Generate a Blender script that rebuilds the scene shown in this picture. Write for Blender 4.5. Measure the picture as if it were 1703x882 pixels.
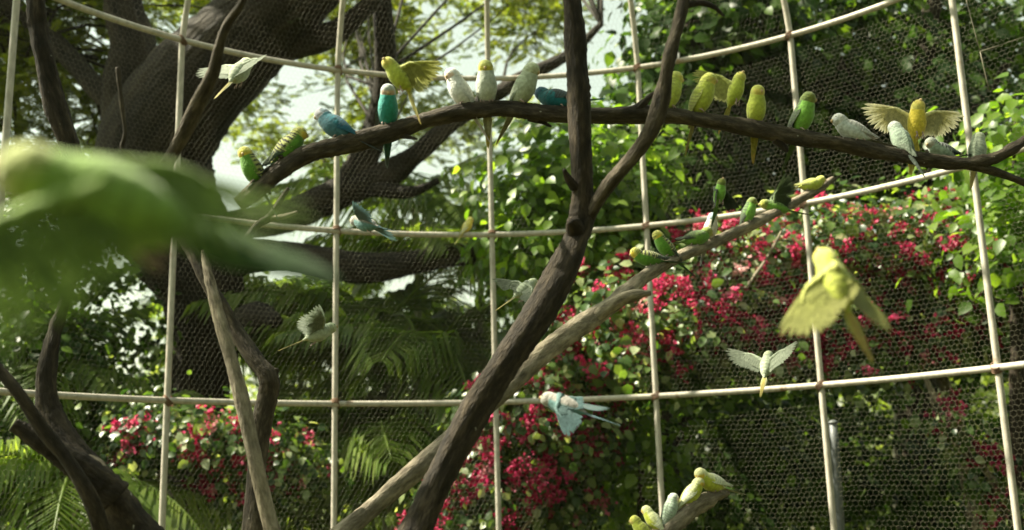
import bpy, math, random
import numpy as np
from mathutils import Vector, Matrix

random.seed(7)
rng = np.random.default_rng(11)
R = math.radians
sc = bpy.context.scene
for o in list(bpy.data.objects):
    bpy.data.objects.remove(o)
col = sc.collection

# ------------------------------------------------------------------ camera
W, H, F = 1703.0, 882.0, 1748.07
PITCH, ROLL = 0.2116, -0.0277
GROUND = -1.52
_c, _s = math.cos(PITCH), math.sin(PITCH)
_r0, _u0 = np.array([1., 0, 0]), np.array([0., -_s, _c])
FWD = np.array([0., _c, _s])
RIGHT = math.cos(ROLL) * _r0 + math.sin(ROLL) * _u0
UP = math.cos(ROLL) * _u0 - math.sin(ROLL) * _r0
cam_data = bpy.data.cameras.new('camera')
cam = bpy.data.objects.new('camera', cam_data)
col.objects.link(cam)
cam.matrix_world = Matrix(((RIGHT[0], UP[0], -FWD[0], 0), (RIGHT[1], UP[1], -FWD[1], 0),
                           (RIGHT[2], UP[2], -FWD[2], 0), (0, 0, 0, 1)))
cam_data.sensor_width = 36.0
cam_data.lens = 36.0 * F / W
cam_data.clip_start = 0.05
cam_data.clip_end = 2000
cam_data.dof.use_dof = True
cam_data.dof.focus_distance = 3.3
cam_data.dof.aperture_fstop = 2.6
cam_data.dof.aperture_blades = 8
sc.camera = cam

# ------------------------------------------------------------------ sky, sun, exposure
SUN_TO = np.array([-0.84, 0.06, 1.02]); SUN_TO /= np.linalg.norm(SUN_TO)
world = bpy.data.worlds.new('World'); sc.world = world; world.use_nodes = True
wn, wl = world.node_tree.nodes, world.node_tree.links
wn.clear()
sky = wn.new('ShaderNodeTexSky'); sky.sky_type = 'NISHITA'; sky.sun_disc = False
sky.sun_elevation = math.asin(SUN_TO[2]); sky.sun_rotation = math.atan2(SUN_TO[0], SUN_TO[1])
sky.air_density = 2.0; sky.dust_density = 1.5; sky.ozone_density = 1.0
hs = wn.new('ShaderNodeHueSaturation'); hs.inputs['Saturation'].default_value = 0.35
bg = wn.new('ShaderNodeBackground'); bg.inputs['Strength'].default_value = 0.064
wo = wn.new('ShaderNodeOutputWorld')
tint = wn.new('ShaderNodeMix'); tint.data_type = 'RGBA'; tint.blend_type = 'MULTIPLY'; tint.inputs[0].default_value = 1.0
tint.inputs[7].default_value = (0.99, 1.05, 0.82, 1)      # creamy, faintly green hazy sky
wl.new(sky.outputs[0], hs.inputs['Color']); wl.new(hs.outputs[0], tint.inputs[6]); wl.new(tint.outputs[2], bg.inputs['Color']); wl.new(bg.outputs[0], wo.inputs['Surface'])
sun_data = bpy.data.lights.new('sun', 'SUN'); sun_data.energy = 5.0; sun_data.angle = R(0.6)
sun_data.color = (1.0, 0.94, 0.74)
sun = bpy.data.objects.new('sun', sun_data); col.objects.link(sun)
sun.rotation_euler = Vector(SUN_TO).to_track_quat('Z', 'Y').to_euler()
sc.view_settings.view_transform = 'Standard'; sc.view_settings.look = 'None'
sc.view_settings.gamma = 1.0; sc.view_settings.use_curve_mapping = False
sc.view_settings.exposure = 1.76
sc.render.engine = 'CYCLES'
cy = sc.cycles
cy.max_bounces = 6; cy.diffuse_bounces = 3; cy.glossy_bounces = 2; cy.transmission_bounces = 4; cy.transparent_max_bounces = 4
cy.caustics_reflective = False; cy.caustics_refractive = False
cy.use_denoising = True

# ------------------------------------------------------------------ helpers
def P(px, py, d):
    return d * (FWD + (px - W / 2) / F * RIGHT - (py - H / 2) / F * UP)

def unit(v):
    v = np.asarray(v, float); return v / (np.linalg.norm(v) + 1e-12)

def tag(o, label=None, cat=None, group=None, kind=None):
    if label: o['label'] = label
    if cat: o['category'] = cat
    if group: o['group'] = group
    if kind: o['kind'] = kind
    return o

def link(name, me, parent=None, loc=None):
    o = bpy.data.objects.new(name, me); col.objects.link(o)
    if loc is not None: o.location = loc
    if parent is not None: o.parent = parent
    return o

def empty(name, loc=(0, 0, 0)):
    o = bpy.data.objects.new(name, None); col.objects.link(o); o.location = [float(x) for x in loc]
    o.empty_display_size = 0.1
    return o

def barkco(v, path):
    '''wood-grain coordinates of a swept tube: round the stem and (compressed) along it'''
    n = len(path); sides = (len(v) - 2) // n; ph = np.linspace(0, 2 * np.pi, sides, endpoint=False)
    s_ = np.concatenate([[0], np.cumsum(np.linalg.norm(np.diff(path[:, :3], axis=0), axis=1))]); r_ = path[:, 3].mean()
    a = np.stack([np.tile(r_ * np.cos(ph), n), np.tile(r_ * np.sin(ph), n), np.repeat(s_ * .28, sides) + 10 * r_], 1)
    return np.vstack([a, a[0], a[-1]])

def bulk(name, V, Fa, mat=None, smooth=True, attrs=None, colors=None, bark=None):
    """mesh from numpy arrays; Fa = (n,k) faces or a list of such arrays"""
    me = bpy.data.meshes.new(name)
    Fs = [np.asarray(f, np.int32) for f in (Fa if isinstance(Fa, list) else [Fa]) if len(f)]
    V = np.asarray(V, np.float32)
    me.vertices.add(len(V)); me.vertices.foreach_set('co', V.ravel())
    loops = np.concatenate([f.ravel() for f in Fs])
    tot = np.concatenate([np.full(len(f), f.shape[1], np.int32) for f in Fs])
    st = np.concatenate([[0], np.cumsum(tot)[:-1]]).astype(np.int32)
    me.loops.add(len(loops)); me.loops.foreach_set('vertex_index', loops)
    me.polygons.add(len(tot)); me.polygons.foreach_set('loop_start', st)
    if smooth: me.polygons.foreach_set('use_smooth', np.ones(len(tot), bool))
    for k, a in (attrs or {}).items():
        at = me.attributes.new(k, 'FLOAT', 'POINT'); at.data.foreach_set('value', np.asarray(a, np.float32))
    if colors is not None:
        at = me.attributes.new('col', 'FLOAT_COLOR', 'POINT')
        at.data.foreach_set('color', np.concatenate([colors, np.ones((len(V), 1))], 1).astype(np.float32).ravel())
    if bark is not None:
        at = me.attributes.new('barkco', 'FLOAT_VECTOR', 'POINT'); at.data.foreach_set('vector', np.asarray(bark, np.float32).ravel())
    me.update(calc_edges=True)
    if mat: me.materials.append(mat)
    return me

def catmull(pts, n):
    pts = np.asarray(pts, float)
    p = np.vstack([2 * pts[0] - pts[1], pts, 2 * pts[-1] - pts[-2]])
    out = []
    segs = len(pts) - 1
    for t in np.linspace(0, segs, n):
        i = min(int(t), segs - 1); u = t - i
        a, b, c, d = p[i], p[i + 1], p[i + 2], p[i + 3]
        out.append(.5 * ((2 * b) + (c - a) * u + (2 * a - 5 * b + 4 * c - d) * u * u + (3 * b - a - 3 * c + d) * u ** 3))
    return np.array(out)

def tube_arrays(path, rad, sides=10, rough=0.0, seed=0, cap=True):
    """swept tube with parallel-transported rings; rough adds lumps and ridges as geometry"""
    r_ = np.random.default_rng(seed)
    n = len(path)
    T = np.gradient(path, axis=0); T /= np.linalg.norm(T, axis=1)[:, None] + 1e-12
    ref = np.array([0.13, 0.31, 0.94]) if abs(T[0][2]) < .8 else np.array([.94, .31, .13])
    u = unit(np.cross(T[0], ref)); V = []
    ph = np.linspace(0, 2 * np.pi, sides, endpoint=False)
    k1 = r_.uniform(0, 6.28, 6); s = np.concatenate([[0], np.cumsum(np.linalg.norm(np.diff(path, axis=0), axis=1))])
    for i in range(n):
        u = unit(u - T[i] * (u @ T[i])); v = np.cross(T[i], u)
        lump = 1 + rough * (.5 * np.sin(2 * ph + k1[0] + s[i] / max(rad[i], 1e-4) * .35) + .4 * np.sin(3 * ph + k1[1] - s[i] / max(rad[i], 1e-4) * .22)
                            + .4 * np.sin(s[i] / max(rad[i], 1e-4) * .55 + k1[2]) + .25 * np.sin(7 * ph + k1[3] + 1.3 * np.sin(s[i] * 9)) + r_.normal(0, .22, sides))
        rr = rad[i] * lump
        V.append(path[i] + (rr * np.cos(ph))[:, None] * u + (rr * np.sin(ph))[:, None] * v)
    V = np.concatenate(V)
    i = np.arange(n - 1)[:, None] * sides; j = np.arange(sides)[None, :]; jn = (j + 1) % sides
    Q = np.stack([i + j, i + jn, i + sides + jn, i + sides + j], -1).reshape(-1, 4)
    tris = np.zeros((0, 3), int)
    if cap:
        a, b = len(V), len(V) + 1
        V = np.vstack([V, path[0], path[-1]])
        j = np.arange(sides); jn = (j + 1) % sides; o = (n - 1) * sides
        tris = np.concatenate([np.stack([np.full(sides, a), jn, j], 1), np.stack([np.full(sides, b), o + j, o + jn], 1)])
    return V, Q, tris

def join(parts):
    V, Q, T, o = [], [], [], 0
    for v, q, t in parts:
        V.append(v); Q.append(np.asarray(q).reshape(-1, 4) + o); T.append(np.asarray(t).reshape(-1, 3) + o); o += len(v)
    return np.concatenate(V), np.concatenate(Q).astype(int), np.concatenate(T).astype(int)

def limb(pix, n=None, sides=12, rough=.08, seed=0):
    """branch from (px, py, width px, depth) control points"""
    a = np.array([list(P(x, y, d)) + [w / 2 * d / F] for x, y, w, d in pix])
    c = catmull(a, n or max(14, 12 * len(pix)))
    return tube_arrays(c[:, :3], np.maximum(c[:, 3], .002), sides, rough, seed), c

# ------------------------------------------------------------------ materials
def nodes(name):
    m = bpy.data.materials.new(name); m.use_nodes = True
    n, l = m.node_tree.nodes, m.node_tree.links; n.clear()
    return m, n, l, n.new('ShaderNodeOutputMaterial')

def ramp(n, stops):
    r = n.new('ShaderNodeValToRGB'); e = r.color_ramp.elements
    while len(e) < len(stops): e.new(.5)
    for k, (p, c) in enumerate(stops):
        e[k].position = p; e[k].color = (*c, 1)
    return r

def leaf_mat(name, stops, trans=.45, rough=.42, tcol=(1.3, 1.3, .42), spec=.35):
    m, n, l, out = nodes(name)
    at = n.new('ShaderNodeAttribute'); at.attribute_name = 'rnd'
    r = ramp(n, stops); l.new(at.outputs['Fac'], r.inputs[0])
    nz = n.new('ShaderNodeTexNoise'); nz.inputs['Scale'].default_value = 1.3
    geo = n.new('ShaderNodeNewGeometry'); l.new(geo.outputs['Position'], nz.inputs['Vector'])
    mul = n.new('ShaderNodeMix'); mul.data_type = 'RGBA'; mul.blend_type = 'MULTIPLY'; mul.inputs[0].default_value = .5
    rr = ramp(n, [(.3, (.55, .6, .5)), (.7, (1.35, 1.3, 1.1))]); l.new(nz.outputs[0], rr.inputs[0])
    l.new(r.outputs[0], mul.inputs[6]); l.new(rr.outputs[0], mul.inputs[7])
    b = n.new('ShaderNodeBsdfPrincipled'); b.inputs['Roughness'].default_value = rough
    b.inputs['Specular IOR Level'].default_value = spec
    l.new(mul.outputs[2], b.inputs['Base Color'])
    t = n.new('ShaderNodeBsdfTranslucent')
    tm = n.new('ShaderNodeMix'); tm.data_type = 'RGBA'; tm.blend_type = 'MULTIPLY'; tm.inputs[0].default_value = 1
    tm.inputs[7].default_value = (*[2.0 * x for x in tcol], 1)
    l.new(mul.outputs[2], tm.inputs[6]); l.new(tm.outputs[2], t.inputs['Color'])
    ms = n.new('ShaderNodeMixShader'); ms.inputs[0].default_value = trans
    l.new(b.outputs[0], ms.inputs[1]); l.new(t.outputs[0], ms.inputs[2]); l.new(ms.outputs[0], out.inputs[0])
    return m

def bark_mat(name, c1, c2, c3, scale=18, bump=.6, stretch=None):
    m, n, l, out = nodes(name)
    tc = n.new('ShaderNodeNewGeometry'); bc_ = n.new('ShaderNodeAttribute'); bc_.attribute_name = 'barkco'
    nz = n.new('ShaderNodeTexNoise'); nz.inputs['Scale'].default_value = scale; nz.inputs['Detail'].default_value = 8; nz.inputs['Roughness'].default_value = .68
    vo = n.new('ShaderNodeTexVoronoi'); vo.inputs['Scale'].default_value = scale * 2.2; vo.feature = 'DISTANCE_TO_EDGE'
    n2 = n.new('ShaderNodeTexNoise'); n2.inputs['Scale'].default_value = scale * .22; n2.inputs['Detail'].default_value = 4
    mp = n.new('ShaderNodeMapping'); mp.inputs['Scale'].default_value = stretch or (1, 1, 1)
    l.new(bc_.outputs['Vector'], mp.inputs[0])
    for t in (nz, vo, n2): l.new(mp.outputs[0], t.inputs['Vector'])
    r = ramp(n, [(.32, c1), (.5, c2), (.72, c3)]); l.new(nz.outputs[0], r.inputs[0])
    r2 = ramp(n, [(.38, (.62, .62, .6)), (.62, (1.2, 1.18, 1.1))]); l.new(n2.outputs[0], r2.inputs[0])
    mx = n.new('ShaderNodeMix'); mx.data_type = 'RGBA'; mx.blend_type = 'MULTIPLY'; mx.inputs[0].default_value = .8
    l.new(r.outputs[0], mx.inputs[6]); l.new(r2.outputs[0], mx.inputs[7])
    b = n.new('ShaderNodeBsdfPrincipled'); b.inputs['Roughness'].default_value = .82; b.inputs['Specular IOR Level'].default_value = .25
    sp_ = n.new('ShaderNodeTexNoise'); sp_.inputs['Scale'].default_value = scale * .75; sp_.inputs['Detail'].default_value = 2; l.new(tc.outputs['Position'], sp_.inputs['Vector'])
    rs = ramp(n, [(.755, (0, 0, 0)), (.80, (1, 1, 1))]); l.new(sp_.outputs[0], rs.inputs[0])
    dm = n.new('ShaderNodeMix'); dm.data_type = 'RGBA'; l.new(rs.outputs[0], dm.inputs[0]); l.new(mx.outputs[2], dm.inputs[6]); dm.inputs[7].default_value = (.42, .40, .34, 1)
    if scale < 10: dm.inputs[7].default_value = (.05, .06, .03, 1)
    l.new(dm.outputs[2], b.inputs['Base Color'])
    ad = n.new('ShaderNodeMath'); ad.operation = 'MULTIPLY_ADD'; ad.inputs[1].default_value = .5
    l.new(vo.outputs[0], ad.inputs[0]); l.new(nz.outputs[0], ad.inputs[2])
    bp = n.new('ShaderNodeBump'); bp.inputs['Strength'].default_value = bump; bp.inputs['Distance'].default_value = .45 / scale
    l.new(ad.outputs[0], bp.inputs['Height']); l.new(bp.outputs[0], b.inputs['Normal'])
    l.new(b.outputs[0], out.inputs[0])
    return m

def plain_mat(name, c, rough=.5, noise=.0, scale=30, spec=.5, metal=0.):
    m, n, l, out = nodes(name)
    b = n.new('ShaderNodeBsdfPrincipled'); b.inputs['Roughness'].default_value = rough; b.inputs['Metallic'].default_value = metal
    b.inputs['Specular IOR Level'].default_value = spec
    if noise:
        nz = n.new('ShaderNodeTexNoise'); nz.inputs['Scale'].default_value = scale; nz.inputs['Detail'].default_value = 6
        g = n.new('ShaderNodeNewGeometry'); l.new(g.outputs['Position'], nz.inputs['Vector'])
        r = ramp(n, [(.3, tuple(x * (1 - noise) for x in c)), (.7, tuple(min(1, x * (1 + noise)) for x in c))])
        l.new(nz.outputs[0], r.inputs[0]); l.new(r.outputs[0], b.inputs['Base Color'])
    else:
        b.inputs['Base Color'].default_value = (*c, 1)
    l.new(b.outputs[0], out.inputs[0])
    return m

M = {}
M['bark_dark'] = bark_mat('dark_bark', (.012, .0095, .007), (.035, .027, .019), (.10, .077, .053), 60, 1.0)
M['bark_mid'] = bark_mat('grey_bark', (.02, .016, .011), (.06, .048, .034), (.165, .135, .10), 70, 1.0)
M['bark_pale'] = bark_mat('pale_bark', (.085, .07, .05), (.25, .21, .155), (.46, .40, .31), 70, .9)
M['bark_big'] = bark_mat('old_tree_bark', (.009, .0075, .0055), (.026, .021, .015), (.06, .048, .034), 8, 1.0)
M['bark_stem'] = plain_mat('palm_stem', (.34, .33, .25), .7, .4, 8)
M['rain_leaf'] = leaf_mat('feathery_leaf', [(0, (.035, .055, .008)), (.5, (.085, .11, .014)), (1, (.14, .16, .025))], .55)
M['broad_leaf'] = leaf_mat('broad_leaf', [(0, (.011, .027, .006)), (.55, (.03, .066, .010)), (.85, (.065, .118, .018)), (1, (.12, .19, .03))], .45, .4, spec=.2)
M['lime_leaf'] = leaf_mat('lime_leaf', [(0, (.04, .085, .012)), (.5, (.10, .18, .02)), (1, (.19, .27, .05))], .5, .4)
M['bougain_leaf'] = leaf_mat('bougainvillea_leaf', [(0, (.015, .04, .012)), (.45, (.05, .10, .02)), (.75, (.11, .17, .05)), (.9, (.24, .29, .14)), (1, (.42, .46, .30))], .4, .35, spec=.4)  # palest stops put sun glints as well as pale leaves into the colour
M['palm_leaf'] = leaf_mat('palm_leaf', [(0, (.03, .06, .012)), (.5, (.085, .14, .024)), (1, (.18, .23, .065))], .5, .36, spec=.45)
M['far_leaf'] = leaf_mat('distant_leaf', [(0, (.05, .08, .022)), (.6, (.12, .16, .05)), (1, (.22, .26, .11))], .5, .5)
M['flower'] = leaf_mat('crimson_bract', [(0, (.28, .006, .045)), (.45, (.50, .018, .11)), (.8, (.66, .07, .22)), (1, (.8, .5, .52))], .4, .5, (.6, .5, .5))
def paint_mat():
    m, n, l, out = nodes('cream_paint')
    g = n.new('ShaderNodeNewGeometry'); mp = n.new('ShaderNodeMapping'); mp.inputs['Scale'].default_value = (1, 1, .35); l.new(g.outputs['Position'], mp.inputs[0])
    a = n.new('ShaderNodeTexNoise'); a.inputs['Scale'].default_value = 9; a.inputs['Detail'].default_value = 8; a.inputs['Roughness'].default_value = .7
    b_ = n.new('ShaderNodeTexNoise'); b_.inputs['Scale'].default_value = 45; b_.inputs['Detail'].default_value = 6
    for t in (a, b_): l.new(mp.outputs[0], t.inputs['Vector'])
    r1 = ramp(n, [(.3, (.33, .30, .24)), (.6, (.49, .45, .375))]); l.new(b_.outputs[0], r1.inputs[0])
    r2 = ramp(n, [(.60, (0, 0, 0)), (.70, (1, 1, 1))]); l.new(a.outputs[0], r2.inputs[0])
    mx = n.new('ShaderNodeMix'); mx.data_type = 'RGBA'; l.new(r2.outputs[0], mx.inputs[0]); l.new(r1.outputs[0], mx.inputs[6]); mx.inputs[7].default_value = (.22, .13, .07, 1)
    b = n.new('ShaderNodeBsdfPrincipled'); b.inputs['Roughness'].default_value = .5; l.new(mx.outputs[2], b.inputs['Base Color'])
    bp = n.new('ShaderNodeBump'); bp.inputs['Strength'].default_value = .3; bp.inputs['Distance'].default_value = .002; l.new(b_.outputs[0], bp.inputs['Height']); l.new(bp.outputs[0], b.inputs['Normal'])
    l.new(b.outputs[0], out.inputs[0]); return m
M['paint'] = paint_mat()
M['rust'] = plain_mat('rusty_wire', (.16, .09, .05), .8, .5, 90)
M['wire'] = plain_mat('galvanised_wire', (.15, .14, .09), .6, .4, 3, .3, .0)
M['post'] = plain_mat('grey_post_paint', (.11, .12, .12), .5, .25, 9)
M['eye'] = plain_mat('eye_black', (.006, .006, .006), .12)
M['beak'] = plain_mat('beak_horn', (.50, .36, .16), .4)
M['foot'] = plain_mat('foot_skin', (.42, .30, .27), .6, .25, 300)
M['cutwood'] = plain_mat('cut_wood', (.30, .13, .06), .8, .4, 60)

def plumage_mat():
    m, n, l, out = nodes('plumage')
    ca = n.new('ShaderNodeAttribute'); ca.attribute_name = 'col'
    ba = n.new('ShaderNodeAttribute'); ba.attribute_name = 'bar'
    al = n.new('ShaderNodeAttribute'); al.attribute_name = 'along'
    tc = n.new('ShaderNodeTexCoord')
    nz = n.new('ShaderNodeTexNoise'); nz.inputs['Scale'].default_value = 260; nz.inputs['Detail'].default_value = 3
    l.new(tc.outputs['Object'], nz.inputs['Vector'])
    ma = n.new('ShaderNodeMath'); ma.operation = 'MULTIPLY_ADD'; ma.inputs[1].default_value = 3.2
    l.new(nz.outputs[0], ma.inputs[0]); l.new(al.outputs['Fac'], ma.inputs[2])
    sn = n.new('ShaderNodeMath'); sn.operation = 'SINE'; l.new(ma.outputs[0], sn.inputs[0])
    rp = ramp(n, [(.45, (0, 0, 0)), (.62, (1, 1, 1))])
    mr = n.new('ShaderNodeMath'); mr.operation = 'MULTIPLY_ADD'; mr.inputs[1].default_value = .5; mr.inputs[2].default_value = .5
    l.new(sn.outputs[0], mr.inputs[0]); l.new(mr.outputs[0], rp.inputs[0])
    mm = n.new('ShaderNodeMath'); mm.operation = 'MULTIPLY'; l.new(rp.outputs[0], mm.inputs[0]); l.new(ba.outputs['Fac'], mm.inputs[1])
    mx = n.new('ShaderNodeMix'); mx.data_type = 'RGBA'; l.new(mm.outputs[0], mx.inputs[0]); l.new(ca.outputs['Color'], mx.inputs[6])
    mx.inputs[7].default_value = (.022, .022, .018, 1)
    n3 = n.new('ShaderNodeTexNoise'); n3.inputs['Scale'].default_value = 120; n3.inputs['Detail'].default_value = 5
    l.new(tc.outputs['Object'], n3.inputs['Vector'])
    r3 = ramp(n, [(.3, (.70, .71, .68)), (.7, (1.12, 1.12, 1.12))]); l.new(n3.outputs[0], r3.inputs[0])
    m2 = n.new('ShaderNodeMix'); m2.data_type = 'RGBA'; m2.blend_type = 'MULTIPLY'; m2.inputs[0].default_value = 1
    l.new(mx.outputs[2], m2.inputs[6]); l.new(r3.outputs[0], m2.inputs[7])
    b = n.new('ShaderNodeBsdfPrincipled'); b.inputs['Roughness'].default_value = .75; b.inputs['Specular IOR Level'].default_value = .2
    b.inputs['Sheen Weight'].default_value = .25; b.inputs['Sheen Roughness'].default_value = .5
    l.new(m2.outputs[2], b.inputs['Base Color'])
    bp = n.new('ShaderNodeBump'); bp.inputs['Strength'].default_value = .45; bp.inputs['Distance'].default_value = .002
    vf = n.new('ShaderNodeTexVoronoi'); vf.inputs['Scale'].default_value = 210; l.new(tc.outputs['Object'], vf.inputs['Vector'])
    hh = n.new('ShaderNodeMath'); hh.operation = 'ADD'; l.new(vf.outputs['Distance'], hh.inputs[0]); l.new(n3.outputs[0], hh.inputs[1]); l.new(hh.outputs[0], bp.inputs['Height']); l.new(bp.outputs[0], b.inputs['Normal'])
    t = n.new('ShaderNodeBsdfTranslucent'); l.new(m2.outputs[2], t.inputs['Color'])
    ta = n.new('ShaderNodeAttribute'); ta.attribute_name = 'thin'
    ms = n.new('ShaderNodeMixShader'); l.new(ta.outputs['Fac'], ms.inputs[0])
    l.new(b.outputs[0], ms.inputs[1]); l.new(t.outputs[0], ms.inputs[2]); l.new(ms.outputs[0], out.inputs[0])
    return m
M['plumage'] = plumage_mat()

# ------------------------------------------------------------------ ground
def ground_mat():
    m, n, l, out = nodes('leaf_litter_soil')
    g = n.new('ShaderNodeNewGeometry')
    a = n.new('ShaderNodeTexNoise'); a.inputs['Scale'].default_value = .6; a.inputs['Detail'].default_value = 6
    b_ = n.new('ShaderNodeTexVoronoi'); b_.inputs['Scale'].default_value = 14
    for t in (a, b_): l.new(g.outputs['Position'], t.inputs['Vector'])
    r = ramp(n, [(.35, (.03, .05, .012)), (.5, (.07, .075, .025)), (.68, (.16, .12, .07))]); l.new(a.outputs[0], r.inputs[0])
    mx = n.new('ShaderNodeMix'); mx.data_type = 'RGBA'; mx.blend_type = 'MULTIPLY'; mx.inputs[0].default_value = .6
    l.new(r.outputs[0], mx.inputs[6]); l.new(b_.outputs['Color'], mx.inputs[7])
    b = n.new('ShaderNodeBsdfPrincipled'); b.inputs['Roughness'].default_value = .95
    l.new(mx.outputs[2], b.inputs['Base Color'])
    bp = n.new('ShaderNodeBump'); bp.inputs['Strength'].default_value = .6; bp.inputs['Distance'].default_value = .04
    l.new(b_.outputs[0], bp.inputs['Height']); l.new(bp.outputs[0], b.inputs['Normal'])
    l.new(b.outputs[0], out.inputs[0]); return m
gx = np.array([-400, -60, -30, -20, -14, -10, -7, -4, -2, 0, 2, 4, 7, 10, 14, 20, 30, 60, 400.])
gy = gx + 8
GX, GY = np.meshgrid(gx, gy, indexing='ij')
GZ = GROUND + .05 * np.sin(GX * .7) * np.cos(GY * .5) * (np.hypot(GX, GY - 3.4) > 4)
k = len(gx); ii = (np.arange(k - 1)[:, None] * k + np.arange(k - 1)[None, :]).ravel()
g = link('ground', bulk('ground', np.stack([GX, GY, GZ], -1).reshape(-1, 3), np.stack([ii, ii + k, ii + k + 1, ii + 1], 1), ground_mat()))
tag(g, 'shaded soil with leaf litter and low weeds under the aviary', 'ground', kind='structure')

# ------------------------------------------------------------------ aviary
CX, CY, CR = 0.0162, 3.3963, 2.7717
TH0, DTH = -1.0561, 0.3361
ZH = {1: 2.5126, 2: 1.5127, 3: 0.5074, 4: -0.49, 5: GROUND + .03}
KMIN, KMAX = -1, 8
def cyl(th, z, r=CR): return np.array([CX + r * math.sin(th), CY + r * math.cos(th), z])
def roof(t):   # profile above the top ring: curves inwards to the crown
    a = t * R(80)
    return CR - 2.6 * (1 - math.cos(a)) * .9 - .42 * t, ZH[1] + 1.75 * math.sin(a)

aviary = tag(empty('aviary', (CX, CY, GROUND)), 'round walk-in aviary of cream steel tubes and hexagonal wire netting', 'aviary')
AV = np.array([CX, CY, GROUND])
def av_part(name, arrs, mat, smooth=True):
    v, q, t = arrs
    return link(name, bulk(name, v - AV, [q, t], mat, smooth), aviary)
ths = np.linspace(TH0 + KMIN * DTH, TH0 + KMAX * DTH, 90)
for j in (1, 2, 3, 4, 5):
    av_part('hoop_rail', tube_arrays(np.array([cyl(t, ZH[j], CR - .012) for t in ths]), np.full(90, .0168), 12, .012, j), M['paint'])
rr_, zz_ = roof(.62)
av_part('hoop_rail', tube_arrays(np.array([cyl(t, zz_, rr_ - .01) for t in ths]), np.full(90, .0168), 12, .012, 9), M['paint'])
for k in range(KMIN, KMAX + 1):
    th = TH0 + k * DTH
    pts = [cyl(th, z) for z in np.linspace(GROUND - .05, ZH[1], 14)] + [cyl(th, roof(t)[1], roof(t)[0]) for t in np.linspace(.05, 1, 20)]
    av_part('upright_bar', tube_arrays(np.array(pts), np.full(len(pts), .0168), 12, .012, 20 + k), M['paint'])

def hex_net(w, h, a=.029, wr=.00042, fn=None, seed=0):
    """hexagonal netting as thin three-sided wires; fn maps (u, v) in metres to 3D"""
    r_ = np.random.default_rng(seed)
    side = a / math.sqrt(3); dy = 1.5 * side
    pts, edges, idx = [], [], {}
    def vid(x, y):
        key = (round(x * 2 / a), round(y / side * 2))
        if key not in idx:
            idx[key] = len(pts); pts.append((x, y))
        return idx[key]
    rows = int(h / dy) + 1; cols = int(w / a) + 1
    for i in range(rows):
        for j in range(cols):
            x = (j + .5 * (i % 2)) * a; y = i * dy
            c = [(x, y + side), (x + a / 2, y + side / 2), (x + a / 2, y - side / 2), (x, y - side), (x - a / 2, y - side / 2), (x - a / 2, y + side / 2)]
            ids = [vid(*p) for p in c]
            for e in range(6): edges.append(tuple(sorted((ids[e], ids[(e + 1) % 6]))))
    E = np.array(sorted(set(edges)))
    p2 = np.array(pts); p2 = p2 * [w / p2[:, 0].max(), h / p2[:, 1].max()]
    p2 += r_.normal(0, .0012, p2.shape) + .004 * np.stack([np.sin(p2[:, 1] * 9 + 1), np.sin(p2[:, 0] * 8)], 1)
    p2 = np.clip(p2, 0, [w, h])
    p3 = np.array([fn(x, y) for x, y in p2])
    A, B = p3[E[:, 0]], p3[E[:, 1]]
    d = B - A; d /= np.linalg.norm(d, axis=1)[:, None] + 1e-9
    n1 = np.cross(d, np.array([.21, .9, .37])); n1 /= np.linalg.norm(n1, axis=1)[:, None] + 1e-9; n2 = np.cross(d, n1)
    V = []
    for ang in (0, 2.094, 4.189):
        o = wr * (math.cos(ang) * n1 + math.sin(ang) * n2)
        V += [A + o, B + o]
    V = np.stack(V, 1).reshape(-1, 3)
    b = np.arange(len(E))[:, None] * 6
    Q = np.concatenate([b + np.array([0, 1, 3, 2]), b + np.array([2, 3, 5, 4]), b + np.array([4, 5, 1, 0])])
    return V, Q
nets = []
for s in range(2):
    V_, Q_ = hex_net(CR * DTH, .995, fn=lambda x, y: np.array([(CR + .006) * math.sin(x / CR), (CR + .006) * math.cos(x / CR), y]), seed=s)
    nets.append(bulk('wire_net', V_, Q_, M['wire'], False))
def roof_fn(x, y):
    t = y / 2.6; r, z = roof(t * .62 / .5 if t < .5 else .62 + (t - .5) * .76)
    return np.array([(r + .008) * math.sin(x / CR), (r + .008) * math.cos(x / CR), z - ZH[1]])
V_, Q_ = hex_net(CR * DTH, 1.3, fn=roof_fn, seed=5)
roof_net = bulk('roof_net', V_, Q_, M['wire'], False)
for k in range(KMIN, KMAX):
    for j in (1, 2, 3, 4):
        o = link('net_panel', nets[(k + j) % 2] if j > 1 else roof_net, aviary)
        z = ZH[1] if j == 1 else ZH[j]
        o.location = (0, 0, z - GROUND); o.rotation_euler = (0, 0, -(TH0 + k * DTH))
tie_v, tie_q, tie_t = join([tube_arrays(np.array([[.026 * math.cos(a) * 1.15, .028 * math.sin(a), h_ + .004 * math.sin(a * 2)] for a in np.linspace(0, 6.2, 14)]), np.full(14, .0036), 5, 0, 1, False) for h_ in (-.012, -.004, .005, .013)])
tie_me = bulk('wire_tie', tie_v, [tie_q, tie_t], M['rust'])
for k in range(0, 7):
    for j in (1, 2, 3):
        o = link('wire_tie', tie_me, aviary); o.location = (cyl(TH0 + k * DTH, ZH[j], CR - .004) - AV).tolist(); o.rotation_euler = (.5 * (k % 2), .6, k * .7)
# tie wires on the far right
for a_, b_ in (((1607, 0), (1630, 86)), ((1630, 86), (1703, 62)), ((1630, 86), (1645, 150))):
    p, q = P(*a_, 4.62), P(*b_, 4.6)
    av_part('tie_wire', tube_arrays(np.linspace(p, q, 4), np.full(4, .0022), 5), M['wire'])

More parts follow.
